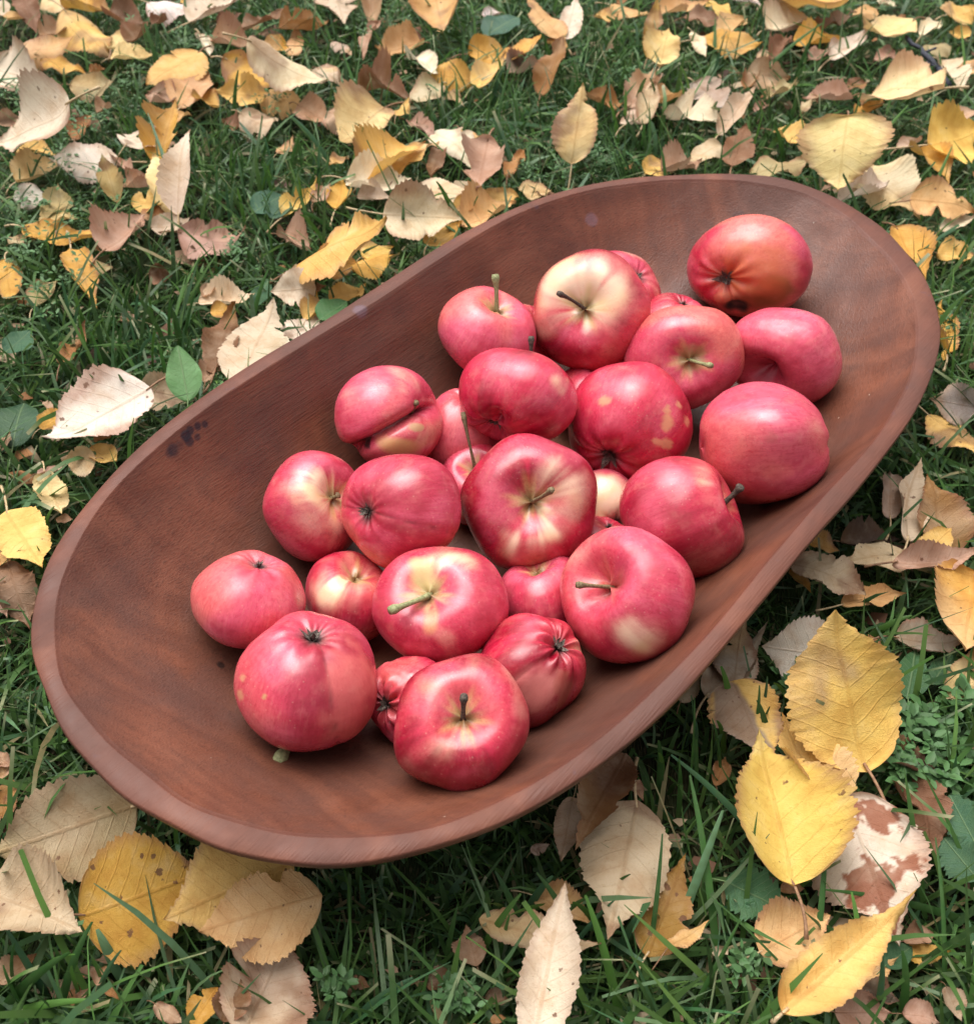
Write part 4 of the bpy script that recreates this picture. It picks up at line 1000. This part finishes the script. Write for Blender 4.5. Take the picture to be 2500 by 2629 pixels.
    luv = np.stack([U, S, np.full(len(U), float(spots))], 1)
    mesh_obj('blade', W - cen, F, M_GREEN if green is not None else M_LEAF, root, cols=c, vecs={'luv': luv, 'seedv': np.tile(r.uniform(0, 50, 3), (len(U), 1))})
    # stalk
    b0 = W[4] - 0.0002 * zz
    if 'pet' in o:
        e = at(o['pet'][0], o['pet'][1], max(0.012, b0[2] - 0.002))
    else:
        e = b0 - y * L * r.uniform(0.18, 0.4) + x * L * r.uniform(-.12, .12) - np.array([0, 0, 0.003]); e[2] = max(e[2], 0.004)
    md = (b0 + e) / 2 + np.array([0, 0, 0.003]) + x * L * r.uniform(-.06, .06)
    q = np.linspace(0, 1, 7)[:, None]
    b1 = b0 + y * L * 0.05
    pts = (1 - q) ** 2 * b1 + 2 * q * (1 - q) * md + q ** 2 * e
    rho = bowl_rho(pts[:, 0], pts[:, 1], AO, BO)
    if rho.min() > 0.99 or pts[:, 2].max() < 0.03:
        Vp, Fp = tube(pts - cen, L * np.array([.010, .010, .0105, .011, .0115, .013, .017]), 6)
        mesh_obj('petiole', Vp, Fp, M_PETG if green is not None else (M_PETD if dry or r.random() < .3 else M_PET), root)
    FOOT.append((W[:, :2].mean(0), y[:2] / max(np.linalg.norm(y[:2]), 1e-6), np.ptp(W[:, :2] @ (y[:2] / max(np.linalg.norm(y[:2]), 1e-6))) / 2,
                 wt * L / 2 * max(0.35, math.cos(roll)), W[:, 2].min(), np.median(W[:, 2])))
    return root

leaf_info = []
for i, (bx, by, tx, ty, wa, cl, o) in enumerate(LEAVES):
    root = build_leaf(i, bx, by, tx, ty, wa, cl, o)
    leaf_info.append((root, np.array([(bx + tx) / 2, (by + ty) / 2]), math.hypot(tx - bx, ty - by), cl, o.get('N')))

def side_of(d):
    if abs(d[0]) > 1.5 * abs(d[1]): return 'right of' if d[0] > 0 else 'left of'
    if abs(d[1]) > 1.5 * abs(d[0]): return 'below' if d[1] > 0 else 'above'
    return ('lower ' if d[1] > 0 else 'upper ') + ('right of' if d[0] > 0 else 'left of')
used = set()
LANDMARKS = [(nm, c) for (_, c, _, _, nm) in leaf_info if nm]
for root, c, ln, cl, nm in leaf_info:
    if nm:
        lab = 'fallen ' + nm if len(nm.split()) < 6 else nm
        tag(root, lab, 'leaf', 'fallen leaves on the lawn'); used.add(lab)
for root, c, ln, cl, nm in leaf_info:
    if nm: continue
    near = sorted(LANDMARKS, key=lambda q: np.hypot(*(q[1] - c)))
    size = 'large ' if ln > 210 else ('small ' if ln < 75 else '')
    lab = None
    for ext in ('', 'close '):
        for (ln_, lc) in near[:4]:
            cand = f"{ext}{size}{CNAME[cl]} leaf {side_of(c - lc)} the {ln_}"
            if cand not in used and len(cand.split()) <= 16: lab = cand; break
        if lab: break
    lab = lab or f"{CNAME[cl]} leaf beside the {near[5][0]}"
    tag(root, lab, 'leaf', 'fallen leaves on the lawn'); used.add(lab)

# ---------------------------------------------------------------- green leaves growing in the lawn
GREENS = [  # base, tip (photo pixels), seen width, kind, colour, label, z extra
 (484, 1030, 457, 888, .62, 'plantain', (.12, .26, .10), 'upright light green oval weed leaf beside the left rim', dict(tz=.022, z=.012)),
 (30, 1140, 62, 1030, 1.1, 'plantain', (.030, .085, .035), 'dark green round plantain leaf on the left edge', {}),
 (1860, 2262, 2010, 2335, .85, 'dandelion', (.045, .13, .05), 'dark green dandelion leaf below the brightest yellow leaf', dict(z=.010)),
 (2500, 2160, 2435, 2040, .8, 'dandelion', (.050, .13, .065), 'upper bluish green dandelion leaf on the right edge', dict(z=.008)),
 (2510, 2260, 2420, 2150, .8, 'dandelion', (.050, .12, .065), 'lower bluish green dandelion leaf on the right edge', dict(z=.006)),
 (2330, 1790, 2350, 1665, .7, 'plantain', (.035, .11, .035), 'green weed leaf right of the big pink-edged yellow leaf', dict(z=.004)),
 (2390, 1760, 2440, 1680, .7, 'plantain', (.030, .09, .035), 'darker green weed leaf touching the pale leaf on the right edge', {}),
 (820, 825, 890, 775, .8, 'plantain', (.055, .16, .05), 'green leaf poking out behind the left rim', dict(z=.012)),
 (700, 560, 735, 510, .9, 'plantain', (.035, .10, .06), 'dark green weed leaf left of the narrow yellow leaf', {}),
 (650, 790, 690, 720, .7, 'plantain', (.030, .10, .04), 'dark green weed leaf behind the small scalloped cream leaf', {}),
 (15, 905, 80, 850, .8, 'plantain', (.035, .11, .06), 'bluish green weed leaf on the left edge in the shaded grass', {}),
 (650, 545, 730, 500, .8, 'plantain', (.03, .10, .06), 'bluish green weed leaf by the golden strip leaf', {}),
 (2270, 2480, 2340, 2430, .8, 'plantain', (.035, .11, .045), 'green weed leaf right of the folded yellow leaf', {}),
 (1245, 90, 1330, 40, .6, 'plantain', (.025, .09, .055), 'dark bluish green weed leaf at the top edge', {}),
]
for k, (bx, by, tx, ty, wa, kind, gc, lab, o) in enumerate(GREENS):
    rt = build_leaf(400 + k, bx, by, tx, ty, wa, 'k', o, kind, 'weed_leaf', gc, 0.06)
    tag(rt, lab, 'leaf', 'green weed leaves in the lawn')

# ---------------------------------------------------------------- twig
def build_twig():
    a, b = at(2318, 90, 0.034), at(2432, 222, 0.022); q = np.linspace(0, 1, 12)[:, None]
    r = np.random.default_rng(3)
    pts = a * (1 - q) + b * q + r.normal(size=(12, 3)) * 0.0009 + np.array([0.006, 0.004, 0]) * np.sin(q * 3.14)
    c = pts.mean(0); root = empty('twig', tuple(c)); tag(root, 'bare dark bluish twig lying in the grass at the upper right', 'twig')
    m = mat_simple('twig_bark', (0.018, 0.020, 0.030), (0.055, 0.058, 0.075), 300, 0.7)
    V, F = tube(pts - c, np.linspace(0.0022, 0.0034, 12) * (1 + 0.12 * r.normal(size=12)), 8); mesh_obj('shoot', V, F, m, root)
    for k, s in ((4, 1), (8, -1)):
        e = pts[k] + np.array([0.014 * s, 0.006, 0.004]); V, F = tube(np.linspace(0, 1, 4)[:, None] * (e - pts[k]) + pts[k] - c, [0.0016, 0.0013, 0.0011, 0.0014], 6)
        mesh_obj('bud_spur', V, F, m, root)
build_twig()

# ---------------------------------------------------------------- lawn
def leaf_test(P):
    """for points (n,2): lowest leaf height above each, 9 where open"""
    zl = np.full(len(P), 9.0)
    for (c, y, hl, hw, zmin, zmed) in FOOT:
        d = P - c; near = np.abs(d).max(1) < max(hl, hw) * 1.1
        if not near.any(): continue
        dd = d[near]; a = dd @ y; b = dd @ np.array([-y[1], y[0]])
        ins = (a / (hl * 0.95)) ** 2 + (b / (hw * 0.95)) ** 2 < 1
        idx = np.where(near)[0][ins]; zl[idx] = np.minimum(zl[idx], zmed)
    return zl

GP = np.array([[0.046, 0.105, 0.026], [0.062, 0.138, 0.034], [0.085, 0.175, 0.040], [0.050, 0.120, 0.050], [0.120, 0.200, 0.100], [0.034, 0.078, 0.024]])
def blades(root, az, lean, curv, ln, wid, cols, nseg=5, blunt=None, side=None):
    """bent tapering blades as one mesh; every array per blade"""
    n = len(root); s = np.linspace(0, 1, nseg)
    ang = lean[:, None] + curv[:, None] * s[None]                 # angle from vertical
    dl = ln[:, None] / (nseg - 1)
    hx = np.concatenate([np.zeros((n, 1)), np.cumsum(np.sin(ang[:, :-1]) * dl, 1)], 1); hz = np.concatenate([np.zeros((n, 1)), np.cumsum(np.cos(ang[:, :-1]) * dl, 1)], 1)
    sid = np.zeros(n) if side is None else side
    ax = np.cos(az)[:, None]; ay = np.sin(az)[:, None]
    sw = sid[:, None] * hx ** 2 / np.maximum(ln[:, None], 1e-4)
    C = np.stack([root[:, :1] + ax * hx - ay * sw, root[:, 1:2] + ay * hx + ax * sw, root[:, 2:3] + hz], -1)
    prof = np.array([0.75, 1.0, 0.95, 0.72, 0.10]) if nseg == 5 else 1 - s ** 2.2 * 0.92
    pr = np.tile(prof, (n, 1)) * wid[:, None] / 2
    if blunt is not None: pr[:, -1] = np.where(blunt, pr[:, -2] * 0.85, pr[:, -1])
    tw = rng.uniform(-0.9, 0.9, n)[:, None] + rng.uniform(-0.8, 0.8, n)[:, None] * s[None]
    Wx = np.stack([-ay * np.cos(tw), ax * np.cos(tw), np.sin(tw)], -1)
    A = C + Wx * pr[..., None]; B = C - Wx * pr[..., None]
    V = np.stack([A, B], 2).reshape(n, nseg * 2, 3)
    k = np.arange(nseg - 1)[:, None] * 2; q = np.concatenate([k, k + 1, k + 3, k + 2], 1)
    F = (q[None] + (np.arange(n) * nseg * 2)[:, None, None]).reshape(-1, 4)
    cc = np.repeat(cols[:, None], nseg * 2, 1)
    return V.reshape(-1, 3), F, cc.reshape(-1, 3), C

def build_grass():
    N = 140000
    y = 0.04 + 2.1 * rng.random(N) ** 1.2
    x = np.sign(rng.random(N) - 0.5) * rng.random(N) ** 1.12 * (0.32 + 0.70 * y)
    P = np.stack([x, y], 1)
    dens = sines(np.stack([x, y, 0 * x], 1), 31, 9, 2)
    keep = (rng.random(N) < 0.85 + 0.25 * dens) & (bowl_rho(x, y, AO, BO) > 0.80)
    P = P[keep]; n = len(P)
    rho = bowl_rho(P[:, 0], P[:, 1], AO, BO)
    tall = sines(np.stack([P[:, 0], P[:, 1], 0 * P[:, 0]], 1), 32, 6, 2)
    ln = rng.gamma(5, 0.0092, n) * (1 + 0.28 * tall); ln = np.clip(ln, 0.012, 0.085)
    az = rng.uniform(0, 2 * np.pi, n); lean = np.abs(rng.normal(0.45, 0.40, n)); curv = np.abs(rng.normal(0.65, 0.5, n))
    flatb = rng.random(n) < 0.36; lean[flatb] += 0.7; ln *= np.where(lean < 0.5, 0.72, 1.0)
    wid = rng.gamma(5, 0.00040, n) * (1 + 0.15 * P[:, 1]); wid = np.clip(wid, 0.0008, 0.0048)
    # blades under the bowl's overhang are bent low; blades under a leaf stay below it
    under = rho < 1.0; ln[under] = np.minimum(ln[under], 0.018 + 0.05 * np.maximum(0, rho[under] - 0.84))
    zl = leaf_test(P); cov = zl < 8; thr = (rng.random(n) < 0.05) & (ln > 0.045)
    low = cov & ~thr; ln[low] = np.minimum(ln[low], np.maximum(0.006, zl[low] * 0.85)); lean[low] += 0.35
    tuft = (rng.random(n) < 0.10 + 0.10 * tall) & ~low & ~under & (P[:, 1] < 0.75)      # longer unmown blades in the foreground
    k = tuft.sum(); ln[tuft] = rng.uniform(0.045, 0.085, k); wid[tuft] = rng.uniform(0.0024, 0.0042, k); lean[tuft] = rng.uniform(0.2, 1.0, k); curv[tuft] = rng.uniform(0.1, 0.9, k)
    root = np.concatenate([P, np.full((n, 1), -0.003)], 1)
    ci = rng.choice(len(GP), n, p=[.22, .24, .18, .18, .08, .10]); cols = GP[ci] * rng.uniform(0.72, 1.25, (n, 1)) * rng.uniform(0.92, 1.08, (n, 3))
    straw = rng.random(n) < 0.10; cols[straw] = np.array([0.33, 0.27, 0.14]) * rng.uniform(0.5, 1.1, (straw.sum(), 1)); lean[straw] += 0.6
    cols[tuft] *= np.array([1.15, 1.08, 1.0])
    blunt = rng.random(n) < 0.4
    side = rng.normal(0, 0.25, n)
    V, F, cc, C = blades(root, az, lean, curv, ln, wid, cols, 5, blunt, side)
    cut = blunt & (rng.random(n) < 0.45); c3 = cc.reshape(n, 10, 3); c3[cut, 8:] = np.array([0.34, 0.33, 0.19]); cc = c3.reshape(-1, 3)   # mown tips dry out pale
    # drop blades that would run into the bowl or across the middle of a leaf from beside it
    tip, midp = C[:, -1], C[:, 2]
    bad = np.zeros(n, bool)
    for q in (tip, midp, C[:, 3]):
        r2 = bowl_rho(q[:, 0], q[:, 1], AO, BO)
        bad |= (r2 < 1.012) & (q[:, 2] > np.where(r2 < 0.985, z_in(r2) - 0.02, RIM - 0.012))
        bad |= (r2 < 1.0) & (q[:, 2] > 0.085)
    zt = leaf_test(tip[:, :2]); bad |= (~cov) & (zt < 8) & (rng.random(n) < 0.45)
    zt = leaf_test(midp[:, :2]); bad |= low & (zt < 8) & (midp[:, 2] > zt - 0.001)
    ok = ~bad; fk = np.repeat(ok, 4); vk = np.repeat(ok, 10)
    idx = np.cumsum(vk) - 1
    V2, c2, F2 = V[vk], cc[vk], idx[F[fk]]
    return V2, F2, c2

def hand_blades():
    """the single long blades one notices in the photograph: root px, tip px, width, height at tip, colour"""
    H = [(2000,2222,1722,1938,.0042,.050,3),(1722,2430,1855,2080,.0050,.050,4),(2203,2560,2185,2290,.0028,.040,2),(2500,2375,2118,2284,.0034,.036,1),(1840,2460,1770,1990,.0036,.050,1),
         (1595,2629,1502,2298,.0046,.055,2),(1465,2629,1402,2535,.0046,.045,2),(2150,500,2330,270,.0050,.055,2),(2358,572,2443,376,.0046,.055,2),(2010,425,1985,320,.0050,.045,1),
         (1215,2478,1337,2294,.0038,.045,2),(320,2525,250,2385,.0052,.030,4),(0,2610,180,2445,.0050,.040,1),(10,2612,255,2568,.0046,.030,2),(285,2037,140,2066,.0034,.034,0),
         (1120,2558,1210,2505,.0034,.030,4),(2080,2550,2120,2100,.0034,.050,0),(1175,590,1120,465,.0046,.050,1),(1190,598,1140,500,.0030,.050,2),(1630,40,1700,0,.003,.03,1),
         (1900,240,2110,60,.0036,.05,1),(2090,190,2120,10,.0040,.06,2),(2040,200,2100,60,.0040,.055,1),(2520,560,2370,640,.0040,.03,3),(2440,700,2490,610,.0034,.045,1),
         (860,440,750,300,.0040,.045,3),(600,320,612,180,.0036,.05,1),(480,380,320,275,.003,.05,3),(470,560,380,290,.0036,.05,3),(590,570,580,450,.004,.05,3),
         (860,600,745,540,.0040,.04,1),(840,640,770,550,.0034,.05,2),(300,1075,230,960,.0034,.05,1),(355,1080,305,960,.0040,.05,0),(300,1070,225,975,.003,.045,1),
         (1000,920,985,800,.0040,.05,1),(640,870,690,690,.0036,.05,1),(700,880,760,930,.0034,.035,0),(2300,1420,2330,1560,.003,.03,3),(1660,2500,1700,2140,.0030,.05,0),
         (1760,2629,1900,2360,.0034,.045,1),(2240,2629,2262,2450,.0046,.05,3),(2310,2629,2315,2440,.0040,.045,1),(2420,2629,2400,2150,.0030,.05,1),(900,2629,1060,2510,.004,.03,3),
         *[(int(1690 + 22 * k + 37 * math.sin(k * 2.3)), int(2060 - 12 * k + 60 * math.sin(k * 1.7)), int(1690 + 22 * k + 37 * math.sin(k * 2.3) + 70 * math.sin(k * 3.1)), int(1900 - 12 * k + 70 * math.sin(k * 1.1)), .0034, .05, k % 4) for k in range(16)],
         *[(int(1250 + 30 * k), int(2400 + 70 * math.sin(k * 1.9)), int(1250 + 30 * k + 120 * math.sin(k * 2.9)), int(2290 + 60 * math.sin(k * 1.3)), .0032, .04, k % 4) for k in range(12)],
         *[(int(40 + 28 * k), int(2560 + 60 * math.sin(k * 2.1)), int(40 + 28 * k + 110 * math.sin(k * 3.7)), int(2420 + 60 * math.sin(k * 1.3)), .0034, .04, k % 4) for k in range(8)],
         *[(560 + (k * 37) % 260, 420 + (k * 53) % 170, 560 + (k * 37) % 260 + int(34 * math.sin(k * 2.7)), 420 + (k * 53) % 170 - 62 - (k * 29) % 60, .0030, .055, (k * 7) % 5) for k in range(38)],
         *[(150 + (k * 41) % 330, 820 + (k * 59) % 170, 150 + (k * 41) % 330 + int(40 * math.sin(k * 2.7)), 820 + (k * 59) % 170 - 70 - (k * 29) % 70, .0030, .05, (k * 7) % 4) for k in range(30)],
         *[(1500 + (k * 43) % 500, 250 + (k * 59) % 150, 1500 + (k * 43) % 500 + int(30 * math.sin(k * 2.7)), 250 + (k * 59) % 150 - 50 - (k * 29) % 60, .0032, .055, (k * 7) % 4) for k in range(26)],
         (110,1420,140,1300,.003,.04,2),(130,1480,95,1400,.003,.04,2),(2440,1410,2300,1450,.0034,.03,1),(2200,1660,2340,1580,.0044,.03,2),(2250,1530,2105,1490,.003,.03,1),
         (1380,2380,1700,2420,.003,.02,0),(1290,2510,1490,2470,.0032,.025,2),(1120,2370,1320,2335,.003,.025,3),(1060,180,1050,140,.003,.04,1),(1270,350,1310,160,.0036,.055,1)]
    allV, allF, allC = [], [], []; off = 0
    for (rx, ry, tx, ty, w, zt, ci) in H:
        a = at(rx, ry, 0.004); b = at(tx, ty, zt); r = np.random.default_rng(rx * 7 + ty)
        if bowl_rho(a[0], a[1], AO, BO) < 0.99: continue
        d = b - a; ns = 9; q = np.linspace(0, 1, ns)[:, None]
        m = (a + b) / 2 + np.array([0, 0, 0.011])
        pts = (1 - q) ** 2 * a + 2 * q * (1 - q) * m + q ** 2 * b
        sd = np.cross(d, CF); sd /= np.linalg.norm(sd); sd = sd * 0.85 + r.normal(size=3) * 0.2
        pr = (w / 2) * np.minimum(1, 0.7 + 2 * q) * (1 - 0.75 * q ** 2.5)
        keel = np.cross(sd, d); keel /= np.linalg.norm(keel)
        L_, R_, M_ = pts + sd * pr, pts - sd * pr, pts - keel * pr * 0.35
        V = np.stack([L_, M_, R_], 1).reshape(-1, 3); F = grid_faces(ns, 3) + off; off += len(V)
        allV.append(V); allF.append(F); allC.append(np.tile(np.array([[.045, .12, .03], [.06, .16, .035], [.10, .23, .04], [.07, .17, .08], [.15, .28, .14]])[ci] * r.uniform(0.65, 1.0), (len(V), 1)))
    return np.concatenate(allV), np.concatenate(allF), np.concatenate(allC)

V1, F1, C1 = build_grass(); V2, F2, C2 = hand_blades()
gr = mesh_obj('grass', np.concatenate([V1, V2]), np.concatenate([F1, F2 + len(V1)]), mat_grass(), cols=np.concatenate([C1, C2]))
tag(gr, 'dark green lawn grass with long loose blades around the bowl', 'grass', kind='stuff')

def build_cover():
    """tiny-leaved weeds (knotweed, chickweed) creeping through the lawn"""
    spots = [(2360,1860,70),(2430,1960,80),(2280,1840,40),(2330,1960,50),(2470,1800,50),(2040,1750,30),(80,520,80),(180,560,70),(60,650,60),(150,420,50),(330,40,40),(480,100,40),(560,90,30),(1500,380,60),(1450,420,50),(1350,150,40),
             (280,480,60),(60,250,60),(240,300,60),(1600,180,50),(600,640,40),(560,1000,20),(210,330,40),(2270,15,30),(1350,450,40),(1530,420,40),(180,700,50),(90,760,50),(2450,830,30),(1180,2560,40),(1900,2480,40),(860,2520,40),(2440,1560,30),(330,200,40),(1010,60,40),(930,50,40),(700,250,40)]
    V, F, C = [], [], []; r = np.random.default_rng(77)
    for (px, py, rad) in spots:
        sz = 1.0 if px > 2000 and py > 1500 else 0.62
        for k in range(int(7 + rad * 0.42)):
            p = at(px + r.normal() * rad * 0.55, py + r.normal() * rad * 0.5, r.uniform(0.012, 0.032))
            if bowl_rho(p[0], p[1], AO, BO) < 1.04: continue
            a0 = r.uniform(0, 6.28)
            for j in range(int(r.integers(3, 6))):
                a = a0 + j * 2.1 + r.normal() * 0.3; ln = sz * r.uniform(0.0045, 0.0095); w = ln * r.uniform(0.38, 0.6)
                d = np.array([math.cos(a), math.sin(a), r.uniform(-0.1, 0.7)]); d /= np.linalg.norm(d); sd = np.cross(d, [0, 0, 1]); sd /= np.linalg.norm(sd); up = np.cross(sd, d)
                o = len(V); q = p + d * 0.001
                V += [q, q + d * ln * .35 + sd * w * .5 + up * w * .12, q + d * ln * .5, q + d * ln * .35 - sd * w * .5 + up * w * .12, q + d * ln * .75 + sd * w * .36 + up * w * .08, q + d * ln * .75 - sd * w * .36 + up * w * .08, q + d * ln - up * w * .1]
                F += [(o, o + 2, o + 1), (o, o + 3, o + 2), (o + 1, o + 2, o + 4), (o + 2, o + 3, o + 5), (o + 2, o + 6, o + 4), (o + 2, o + 5, o + 6)]
                C += [np.array([0.075, 0.17, 0.055]) * r.uniform(0.65, 1.3)] * 7
            g = at(px, py, 0.0); o = len(V); b = p * 1.0; b[2] = 0.0; b[:2] += r.normal(size=2) * 0.006
            V += [b + [0.0004, 0, 0], b - [0.0004, 0, 0], p + [0, 0.0003, 0]]; F += [(o, o + 1, o + 2)]; C += [np.array([0.08, 0.14, 0.05])] * 3
    cv = mesh_obj('ground_cover', np.array(V), np.array(F), gr.data.materials[0], cols=np.array(C))
    tag(cv, 'tiny-leaved creeping weeds among the grass', 'weeds', kind='stuff')
build_cover()

def build_litter():
    """crumbled brown leaf bits lying between the blades"""
    r = np.random.default_rng(91); n = 1500; V, F, C = [], [], []
    y = 0.08 + 1.6 * r.random(n) ** 1.1; x = (r.random(n) * 2 - 1) * (0.22 + 0.58 * y)
    ok = bowl_rho(x, y, AO, BO) > 1.03
    cols = np.array([[.15, .08, .05], [.26, .16, .10], [.10, .06, .045], [.34, .22, .14], [.30, .14, .06], [.45, .34, .22]])
    for px, py in zip(x[ok], y[ok]):
        c = np.array([px, py, r.uniform(0.003, 0.014)]); k = int(r.integers(5, 8)); R0 = r.gamma(4, 0.0013)
        nrm = np.array([r.normal() * .5, r.normal() * .5, 1]); nrm /= np.linalg.norm(nrm); a = np.cross(nrm, [0, 1, 0.2]); a /= np.linalg.norm(a); b = np.cross(nrm, a)
        o = len(V); V.append(c + nrm * R0 * r.uniform(-.3, .3)); cc = cols[r.integers(6)] * r.uniform(.7, 1.2); C.append(cc)
        for j in range(k):
            th = 2 * math.pi * j / k + r.normal() * .2; q = R0 * r.uniform(.5, 1.3)
            V.append(c + (a * math.cos(th) * q + b * math.sin(th) * q * .7) + nrm * r.normal() * R0 * .25); C.append(cc)
            F.append((o, o + 1 + j, o + 1 + (j + 1) % k))
    t = NT('leaf_litter'); col = t.attr('col').outputs['Color']
    m = t.done(t.principled(col, 0.8, 0.2))
    tag(mesh_obj('leaf_litter', np.array(V), np.array(F), m, smooth=False, cols=np.array(C)), 'brown crumbled leaf bits down between the grass blades', 'leaf litter', kind='stuff')
build_litter()
